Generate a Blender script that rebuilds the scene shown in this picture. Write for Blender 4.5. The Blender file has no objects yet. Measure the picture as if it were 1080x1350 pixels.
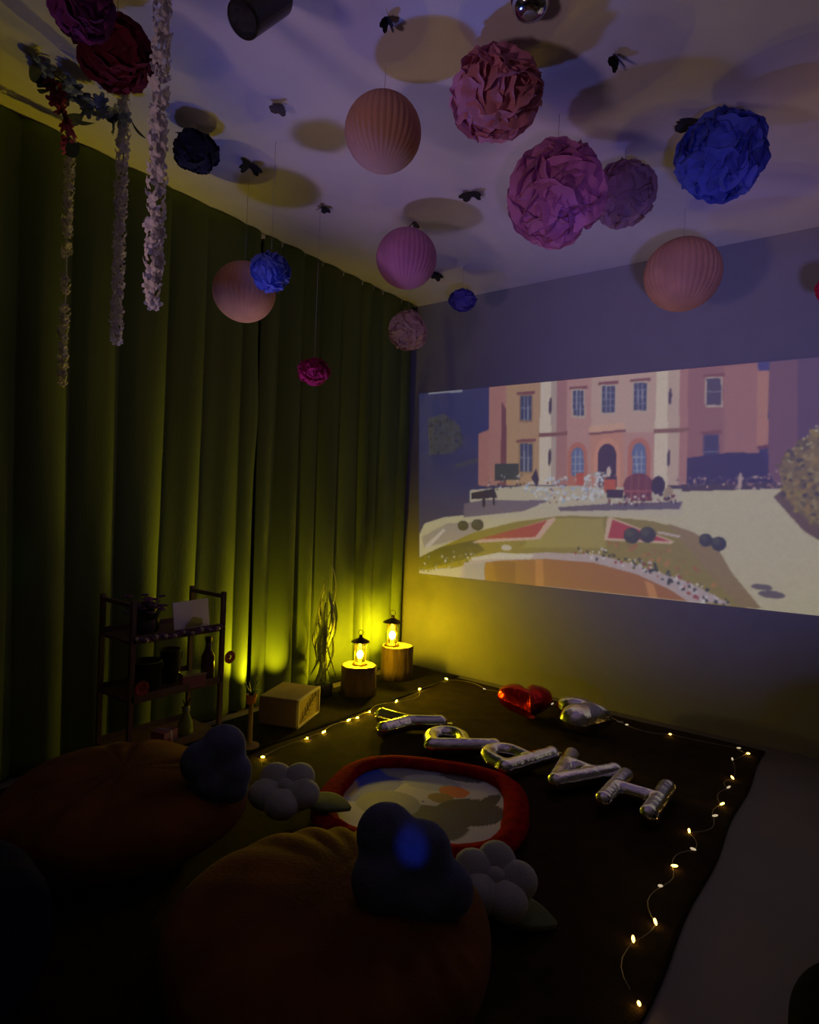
import bpy, math, random
import numpy as np
from mathutils import Vector, Matrix, Euler

random.seed(7)
scene = bpy.context.scene
COL = scene.collection
PI = math.pi

# ------------------------------------------------------------------ camera
cam_data = bpy.data.cameras.new('camera')
cam_data.sensor_fit = 'HORIZONTAL'
cam_data.sensor_width = 36.0
cam_data.lens = 27.02
cam_data.clip_start = 0.02
cam = bpy.data.objects.new('camera', cam_data)
COL.objects.link(cam)
_r = Vector((0.7994195, 0.59935746, 0.04122013))
_u = Vector((-0.03916643, -0.0164718, 0.99909693))
_w = Vector((-0.59949516, 0.80031201, -0.01030682))
cam.matrix_world = Matrix((( _r.x, _u.x, -_w.x, 0.0),
                           ( _r.y, _u.y, -_w.y, 0.0),
                           ( _r.z, _u.z, -_w.z, 1.1474),
                           (0, 0, 0, 1)))
scene.camera = cam

# ------------------------------------------------------------------ world, view
world = bpy.data.worlds.new('dark_room')
scene.world = world
world.use_nodes = True
world.node_tree.nodes['Background'].inputs[0].default_value = (0.02, 0.02, 0.03, 1)
world.node_tree.nodes['Background'].inputs[1].default_value = 0.02
scene.view_settings.view_transform = 'Standard'
scene.view_settings.look = 'None'
scene.view_settings.exposure = 0.0
scene.view_settings.gamma = 1.0
scene.view_settings.use_curve_mapping = False
scene.cycles.use_denoising = True
scene.cycles.max_bounces = 6

# ------------------------------------------------------------------ party lights
def spot(name, pos, target, angle, color, watts, blend=1.0, radius=0.04):
    l = bpy.data.lights.new(name, 'SPOT')
    l.energy = watts; l.color = color; l.spot_size = math.radians(angle)
    l.spot_blend = blend; l.shadow_soft_size = radius
    o = bpy.data.objects.new(name, l)
    COL.objects.link(o)
    o.location = pos
    d = Vector(target) - Vector(pos)
    o.rotation_euler = d.to_track_quat('-Z', 'Y').to_euler()
    return o

# the colour-changing star lamp on the top tier of the cart
STAR = (-2.44, 1.46, 0.80)
spot('star_lamp_wide', STAR, (-0.6, 1.95, 2.6), 116, (0.22, 0.24, 1.0), 26, 1.0, 0.09)
spot('star_lamp_violet', STAR, (-1.45, 1.20, 2.6), 26, (0.50, 0.12, 1.0), 3.5, 1.0, 0.03)
spot('star_lamp_blue', STAR, (-0.95, 1.58, 2.6), 17, (0.03, 0.22, 1.0), 26.0, 1.0, 0.03)
spot('star_lamp_blue', STAR, (-1.50, 1.40, 2.6), 34, (0.10, 0.14, 1.0), 4, 1.0, 0.03)
spot('star_lamp_pink', STAR, (-1.75, 2.2, 2.6), 46, (1.0, 0.55, 0.55), 10, 1.0, 0.03)
# unseen party ball assumed behind the camera, plus an added rose fill
BALL = (0.55, -0.35, 0.45)
spot('rose_fill', (-1.6, -1.2, 0.7), (-0.95, 2.7, 2.6), 46, (1.0, 0.62, 0.68), 68, 1.0, 0.2)  # added fill for the pinkish bounce off the projected picture
spot('party_ball_violet', BALL, (-0.95, 3.6, 1.72), 46, (0.30, 0.27, 1.0), 215, 1.0, 0.12)
spot('party_ball_amber', BALL, (-0.20, 2.85, 2.6), 15, (1.0, 0.35, 0.05), 34, 1.0, 0.03)
spot('party_ball_magenta', BALL, (-0.95, 2.08, 2.30), 11, (0.80, 0.20, 1.0), 34, 1.0, 0.03)
spot('party_ball_blue', BALL, (-0.90, 2.05, 2.20), 3.0, (0.04, 0.10, 1.0), 60, 1.0, 0.02)
spot('party_ball_blue', BALL, (-0.47, 2.35, 2.37), 9, (0.03, 0.12, 1.0), 16, 1.0, 0.03)
spot('party_ball_blue', BALL, (-2.04, 1.65, 2.06), 3.6, (0.03, 0.14, 1.0), 90, 1.0, 0.03)
spot('party_ball_violet', BALL, (-1.90, 2.37, 2.38), 5, (0.5, 0.10, 1.0), 45, 1.0, 0.03)
spot('party_ball_green', BALL, (-2.62, 0.95, 0.86), 5, (0.02, 1.0, 0.25), 3, 1.0, 0.03)
spot('party_ball_blue', BALL, (-2.62, 1.75, 0.95), 16, (0.04, 0.14, 1.0), 5, 1.0, 0.03)
spot('party_ball_blue', BALL, (-0.80, 1.13, 0.375), 2.6, (0.03, 0.10, 1.0), 42, 1.0, 0.01)
spot('party_ball_blue', BALL, (-1.45, 0.25, 0.28), 14, (0.03, 0.06, 1.0), 8, 1.0, 0.03)
for _p, _a, _w in (((-2.0, 3.6, 2.25), 6, 3), ((-1.2, 3.6, 2.3), 5, 3), ((-0.55, 3.6, 2.0), 5, 4), ((-0.25, 3.6, 2.3), 7, 4), ((-0.55, 3.6, 0.45), 5, 2.5)):
    spot('party_ball_blue_dot', BALL, _p, _a, (0.06, 0.10, 1.0), _w, 1.0, 0.03)

# ------------------------------------------------------------------ materials
def srgb(r, g, b):
    f = lambda c: (c / 255 / 12.92) if c / 255 <= 0.04045 else ((c / 255 + 0.055) / 1.055) ** 2.4
    return (f(r), f(g), f(b))

MATS = {}
def mat(name, col, rough=0.7, metal=0.0, var=0.15, scale=8.0, bump=0.0, bscale=60.0,
        emit=None, estr=0.0, translucent=0.0, sheen=0.0, stretch=(1, 1, 1), coat=0.0, spec=0.5):
    if name in MATS:
        return MATS[name]
    m = bpy.data.materials.new(name)
    m.use_nodes = True
    nt = m.node_tree; N = nt.nodes; L = nt.links
    bs = N['Principled BSDF']; out = N['Material Output']
    tc = N.new('ShaderNodeTexCoord')
    mp = N.new('ShaderNodeMapping'); mp.inputs['Scale'].default_value = stretch
    L.new(tc.outputs['Object'], mp.inputs['Vector'])
    no = N.new('ShaderNodeTexNoise'); no.inputs['Scale'].default_value = scale
    no.inputs['Detail'].default_value = 4
    L.new(mp.outputs[0], no.inputs['Vector'])
    rp = N.new('ShaderNodeValToRGB')
    lo = tuple(max(0, c * (1 - var)) for c in col); hi = tuple(min(1, c * (1 + var)) for c in col)
    rp.color_ramp.elements[0].color = lo + (1,); rp.color_ramp.elements[1].color = hi + (1,)
    rp.color_ramp.elements[0].position = 0.3; rp.color_ramp.elements[1].position = 0.7
    L.new(no.outputs['Fac'], rp.inputs['Fac'])
    L.new(rp.outputs['Color'], bs.inputs['Base Color'])
    bs.inputs['Roughness'].default_value = rough
    bs.inputs['Metallic'].default_value = metal
    bs.inputs['Specular IOR Level'].default_value = spec
    if sheen:
        bs.inputs['Sheen Weight'].default_value = sheen
        bs.inputs['Sheen Roughness'].default_value = 0.4
    if coat:
        bs.inputs['Coat Weight'].default_value = coat
    if bump:
        n2 = N.new('ShaderNodeTexNoise'); n2.inputs['Scale'].default_value = bscale
        n2.inputs['Detail'].default_value = 3
        L.new(mp.outputs[0], n2.inputs['Vector'])
        bp = N.new('ShaderNodeBump'); bp.inputs['Strength'].default_value = bump
        bp.inputs['Distance'].default_value = 0.01
        L.new(n2.outputs['Fac'], bp.inputs['Height'])
        L.new(bp.outputs[0], bs.inputs['Normal'])
    if emit:
        bs.inputs['Emission Color'].default_value = tuple(emit) + (1,)
        bs.inputs['Emission Strength'].default_value = estr
    if translucent:
        tr = N.new('ShaderNodeBsdfTranslucent')
        L.new(rp.outputs['Color'], tr.inputs['Color'])
        mx = N.new('ShaderNodeMixShader'); mx.inputs[0].default_value = translucent
        L.new(bs.outputs[0], mx.inputs[1]); L.new(tr.outputs[0], mx.inputs[2])
        L.new(mx.outputs[0], out.inputs['Surface'])
    MATS[name] = m
    return m

def glass_mat(name, tint):
    m = bpy.data.materials.new(name); m.use_nodes = True
    nt = m.node_tree; N = nt.nodes; L = nt.links
    for n in list(N):
        N.remove(n)
    out = N.new('ShaderNodeOutputMaterial')
    tr = N.new('ShaderNodeBsdfTransparent'); tr.inputs[0].default_value = tint + (1,)
    gl = N.new('ShaderNodeBsdfGlossy'); gl.inputs['Roughness'].default_value = 0.08
    fr = N.new('ShaderNodeFresnel'); fr.inputs[0].default_value = 1.35
    mx = N.new('ShaderNodeMixShader')
    L.new(fr.outputs[0], mx.inputs[0]); L.new(tr.outputs[0], mx.inputs[1]); L.new(gl.outputs[0], mx.inputs[2])
    L.new(mx.outputs[0], out.inputs['Surface'])
    MATS[name] = m
    return m

def attr_mat(name, attr, emission, base=None, rough=0.8):
    """colour print held in a colour attribute; emission > 0 for the projected picture"""
    m = bpy.data.materials.new(name); m.use_nodes = True
    nt = m.node_tree; N = nt.nodes; L = nt.links
    bs = N['Principled BSDF']; bs.inputs['Roughness'].default_value = rough
    at = N.new('ShaderNodeAttribute'); at.attribute_name = attr
    if emission:
        bs.inputs['Base Color'].default_value = base + (1,)
        L.new(at.outputs['Color'], bs.inputs['Emission Color'])
        bs.inputs['Emission Strength'].default_value = emission
    else:
        L.new(at.outputs['Color'], bs.inputs['Base Color'])
    if emission:
        m.cycles.emission_sampling = 'NONE'
    MATS[name] = m
    return m

# ------------------------------------------------------------------ mesh helpers
class MB:
    def __init__(self):
        self.v = []; self.f = []
    def add(self, verts, faces):
        o = len(self.v)
        self.v += [tuple(p) for p in verts]
        self.f += [tuple(i + o for i in q) for q in faces]
        return self
    def box(self, c, s, rot=(0, 0, 0)):
        M = Matrix.Translation(c) @ Euler(rot).to_matrix().to_4x4()
        h = [x / 2 for x in s]
        vs = [M @ Vector((a * h[0], b * h[1], d * h[2])) for a in (-1, 1) for b in (-1, 1) for d in (-1, 1)]
        return self.add(vs, [(0, 1, 3, 2), (4, 6, 7, 5), (0, 4, 5, 1), (2, 3, 7, 6), (0, 2, 6, 4), (1, 5, 7, 3)])
    def tube(self, pts, r, n=8, caps=True):
        pts = [Vector(p) for p in pts]
        rr = r if isinstance(r, (list, tuple)) else [r] * len(pts)
        vs = []; fs = []; up = None
        for i, p in enumerate(pts):
            a = pts[max(0, i - 1)]; b = pts[min(len(pts) - 1, i + 1)]
            t = (b - a).normalized()
            if up is None:
                up = Vector((0, 0, 1)) if abs(t.z) < 0.9 else Vector((1, 0, 0))
            e1 = (up - t * up.dot(t)).normalized(); e2 = t.cross(e1); up = e1
            for k in range(n):
                an = 2 * PI * k / n
                vs.append(p + (e1 * math.cos(an) + e2 * math.sin(an)) * rr[i])
        for i in range(len(pts) - 1):
            for k in range(n):
                k2 = (k + 1) % n
                fs.append((i * n + k, i * n + k2, (i + 1) * n + k2, (i + 1) * n + k))
        if caps:
            fs.append(tuple(range(n))[::-1]); fs.append(tuple((len(pts) - 1) * n + k for k in range(n)))
        return self.add(vs, fs)
    def lathe(self, prof, c=(0, 0, 0), n=24, mod=None):
        vs = []; fs = []
        for (r, z) in prof:
            for k in range(n):
                an = 2 * PI * k / n
                q = r * (mod(an, z) if mod else 1)
                vs.append((c[0] + q * math.cos(an), c[1] + q * math.sin(an), c[2] + z))
        m = len(prof)
        for i in range(m - 1):
            for k in range(n):
                k2 = (k + 1) % n
                fs.append((i * n + k, i * n + k2, (i + 1) * n + k2, (i + 1) * n + k))
        fs.append(tuple(range(n))[::-1]); fs.append(tuple((m - 1) * n + k for k in range(n)))
        return self.add(vs, fs)
    def ball(self, c, rad, nu=16, nv=10, M=None):
        rad = rad if isinstance(rad, (tuple, list)) else (rad,) * 3
        vs = []; fs = []
        M = M or Matrix.Identity(3)
        c = Vector(c)
        for j in range(1, nv):
            th = PI * j / nv
            for k in range(nu):
                ph = 2 * PI * k / nu
                vs.append(c + M @ Vector((rad[0] * math.sin(th) * math.cos(ph), rad[1] * math.sin(th) * math.sin(ph), rad[2] * math.cos(th))))
        top = len(vs); vs.append(c + M @ Vector((0, 0, rad[2]))); vs.append(c + M @ Vector((0, 0, -rad[2])))
        for j in range(nv - 2):
            for k in range(nu):
                k2 = (k + 1) % nu
                fs.append((j * nu + k, (j + 1) * nu + k, (j + 1) * nu + k2, j * nu + k2))
        for k in range(nu):
            k2 = (k + 1) % nu
            fs.append((top, k, k2)); fs.append((top + 1, (nv - 2) * nu + k2, (nv - 2) * nu + k))
        return self.add(vs, fs)
    def sheet(self, fn, nu, nv):
        vs = [fn(i / nu, j / nv) for j in range(nv + 1) for i in range(nu + 1)]
        fs = [(j * (nu + 1) + i, j * (nu + 1) + i + 1, (j + 1) * (nu + 1) + i + 1, (j + 1) * (nu + 1) + i)
              for j in range(nv) for i in range(nu)]
        return self.add(vs, fs)
    def prism(self, outline, z0, z1, M=None):
        n = len(outline)
        vs = [Vector((x, y, z0)) for x, y in outline] + [Vector((x, y, z1)) for x, y in outline]
        if M is not None:
            vs = [M @ p for p in vs]
        fs = [tuple(range(n))[::-1], tuple(range(n, 2 * n))]
        fs += [(i, (i + 1) % n, n + (i + 1) % n, n + i) for i in range(n)]
        return self.add(vs, fs)
    def build(self, name, m, parent=None, smooth=False, solid=0.0):
        me = bpy.data.meshes.new(name)
        me.from_pydata(self.v, [], self.f)
        me.materials.append(m)
        if smooth:
            me.polygons.foreach_set('use_smooth', [True] * len(me.polygons))
        me.update()
        return link(name, me, parent, solid)

def link(name, me, parent=None, solid=0.0):
    o = bpy.data.objects.new(name, me)
    COL.objects.link(o)
    if parent is not None:
        o.parent = parent
    if solid:
        s = o.modifiers.new('solid', 'SOLIDIFY'); s.thickness = solid; s.offset = 0
    return o

def tag(o, label, cat, group=None):
    o['label'] = label; o['category'] = cat
    if group:
        o['group'] = group
    return o

def thing(name, loc, label, cat, group=None, rot=(0, 0, 0)):
    o = bpy.data.objects.new(name, None)
    COL.objects.link(o)
    o.empty_display_size = 0.05
    o.location = loc; o.rotation_euler = rot
    return tag(o, label, cat, group)

def struct(o):
    o['kind'] = 'structure'
    return o

def remesh(o, voxel, smooth=6):
    r = o.modifiers.new('remesh', 'REMESH'); r.mode = 'VOXEL'; r.voxel_size = voxel; r.use_smooth_shade = True
    s = o.modifiers.new('smooth', 'SMOOTH'); s.iterations = smooth; s.factor = 0.5
    return o

# palette
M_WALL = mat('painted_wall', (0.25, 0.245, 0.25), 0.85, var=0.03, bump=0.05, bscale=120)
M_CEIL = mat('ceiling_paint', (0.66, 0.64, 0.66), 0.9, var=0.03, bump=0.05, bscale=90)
M_FLOOR = mat('floor_vinyl', (0.18, 0.155, 0.145), 0.55, var=0.12, scale=3)
M_RUG = mat('dark_rug', (0.030, 0.0165, 0.004), 0.95, var=0.35, scale=14, bump=0.5, bscale=260, spec=0.15)
M_CURT = mat('green_velvet', (0.130, 0.176, 0.055), 0.85, var=0.18, scale=5, bump=0.1, bscale=180, stretch=(1, 1, 0.15), spec=0.1)
M_STRIP = mat('white_strip', (0.7, 0.7, 0.68), 0.5)
M_BLACK = mat('black_metal', (0.012, 0.012, 0.014), 0.35, metal=0.3, var=0.1)
M_CHROME = mat('chrome', (0.7, 0.7, 0.72), 0.12, metal=1.0, var=0.03)
M_STRING = mat('clear_thread', (0.35, 0.34, 0.36), 0.6)
M_BARK = mat('bark', (0.10, 0.055, 0.025), 0.9, var=0.5, scale=20, bump=0.8, bscale=40, stretch=(1, 1, 0.25))
M_CUT = mat('cut_wood', (0.55, 0.38, 0.18), 0.8, var=0.2, scale=25)
M_LANT = mat('bronze', (0.09, 0.06, 0.025), 0.45, metal=0.7)
M_FLAME = mat('lantern_bulb', (0.9, 0.7, 0.3), 0.5, emit=(1.0, 0.71, 0.008), estr=560)
M_GLASS = glass_mat('lantern_glass', (1.0, 0.97, 0.88))
M_WIRE = mat('copper_wire', (0.42, 0.34, 0.22), 0.4, metal=0.6)
M_LED = mat('fairy_bulb', (0.9, 0.8, 0.4), 0.4, emit=(1.0, 0.55, 0.10), estr=8)
M_LEDDIM = mat('fairy_bulb_dim', (0.85, 0.80, 0.70), 0.3, emit=(1.0, 0.8, 0.5), estr=0.5)  # bulbs with only a faint glow
M_LEDHOT = mat('fairy_bulb_bright', (0.9, 0.8, 0.4), 0.4, emit=(1.0, 0.72, 0.03), estr=50)

# ------------------------------------------------------------------ room shell
def slab(name, x0, x1, y0, y1, z0, z1, m):
    return struct(MB().box(((x0 + x1) / 2, (y0 + y1) / 2, (z0 + z1) / 2), (x1 - x0, y1 - y0, z1 - z0)).build(name, m))

XL, XR, YB, YF, ZC = -2.806, 1.9, 3.6, -1.6, 2.6
slab('floor', XL - .1, XR + .1, YF - .1, YB + .1, -.1, 0, M_FLOOR)
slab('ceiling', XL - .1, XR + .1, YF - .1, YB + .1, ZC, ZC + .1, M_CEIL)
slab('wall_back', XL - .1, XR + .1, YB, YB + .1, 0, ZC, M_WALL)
slab('wall_left', XL - .1, XL, YF - .1, YB, 0, ZC, M_WALL)
slab('wall_right', XR, XR + .1, YF - .1, YB, 0, ZC, M_WALL)
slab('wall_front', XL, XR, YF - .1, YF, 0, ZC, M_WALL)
slab('trim_1', XL, XL + .05, YB - .014, YB, 0, ZC, M_STRIP)

rail = MB().box((-2.725, 1.1, 2.585), (.03, 4.9, .022)).build('curtain_rail', M_STRIP)
tag(rail, 'slim white curtain rail under the ceiling above the green drapes', 'curtain rail')

# ------------------------------------------------------------------ curtains
def curtain(name, y0, y1, seed, label, xoff=0.0, flare=0.0):
    rnd = random.Random(seed)
    W = y1 - y0
    # irregular folds: each has its own width, depth and drift
    edges = [0.0]
    while edges[-1] < W:
        edges.append(edges[-1] + rnd.uniform(.10, .24))
    k = W / edges[-1]
    edges = [e * k for e in edges]
    dep = [rnd.uniform(.018, .042) for _ in edges]
    drift = [rnd.uniform(-.06, .06) for _ in edges]
    ph = [rnd.uniform(0, 6.28) for _ in range(6)]
    def fn(u, v):
        z = 0.012 + v * 2.584
        low = 1 - v
        s = u * W
        sw = min(max(s + .5 * low * low * sum(d * math.exp(-((s - e) / .16) ** 2) for d, e in zip(drift, edges)), 0), W)
        i = 0
        while i < len(edges) - 2 and sw > edges[i + 1]:
            i += 1
        t = (sw - edges[i]) / (edges[i + 1] - edges[i])
        bulge = math.sin(PI * t) ** .8
        x = -2.715 + xoff + dep[i] * bulge * (.6 + .6 * low) + .006 * math.sin(31 * s + ph[0] + 2 * low) * (.3 + low)
        x += .012 * low
        y = y0 + s + flare * low * (u - .5)
        if u > .97:
            y += .02 * math.exp(-((z - 1.62) / .25) ** 2)
        return (x, y, z)
    o = MB().sheet(fn, 300, 44).build(name, M_CURT, smooth=True, solid=0.004)
    return tag(o, label, 'curtain', 'dark green drapes along the wall')

curtain('curtain', 2.19, 3.56, 3, 'dark green velvet curtain panel behind the two lanterns, nearest the projection wall')
curtain('curtain', 0.80, 2.165, 5, 'dark green velvet curtain panel behind the tiered cart', .010)
curtain('curtain', -0.75, 0.77, 8, 'dark green velvet curtain panel at the left edge, behind the longest white garland', .0)

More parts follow.
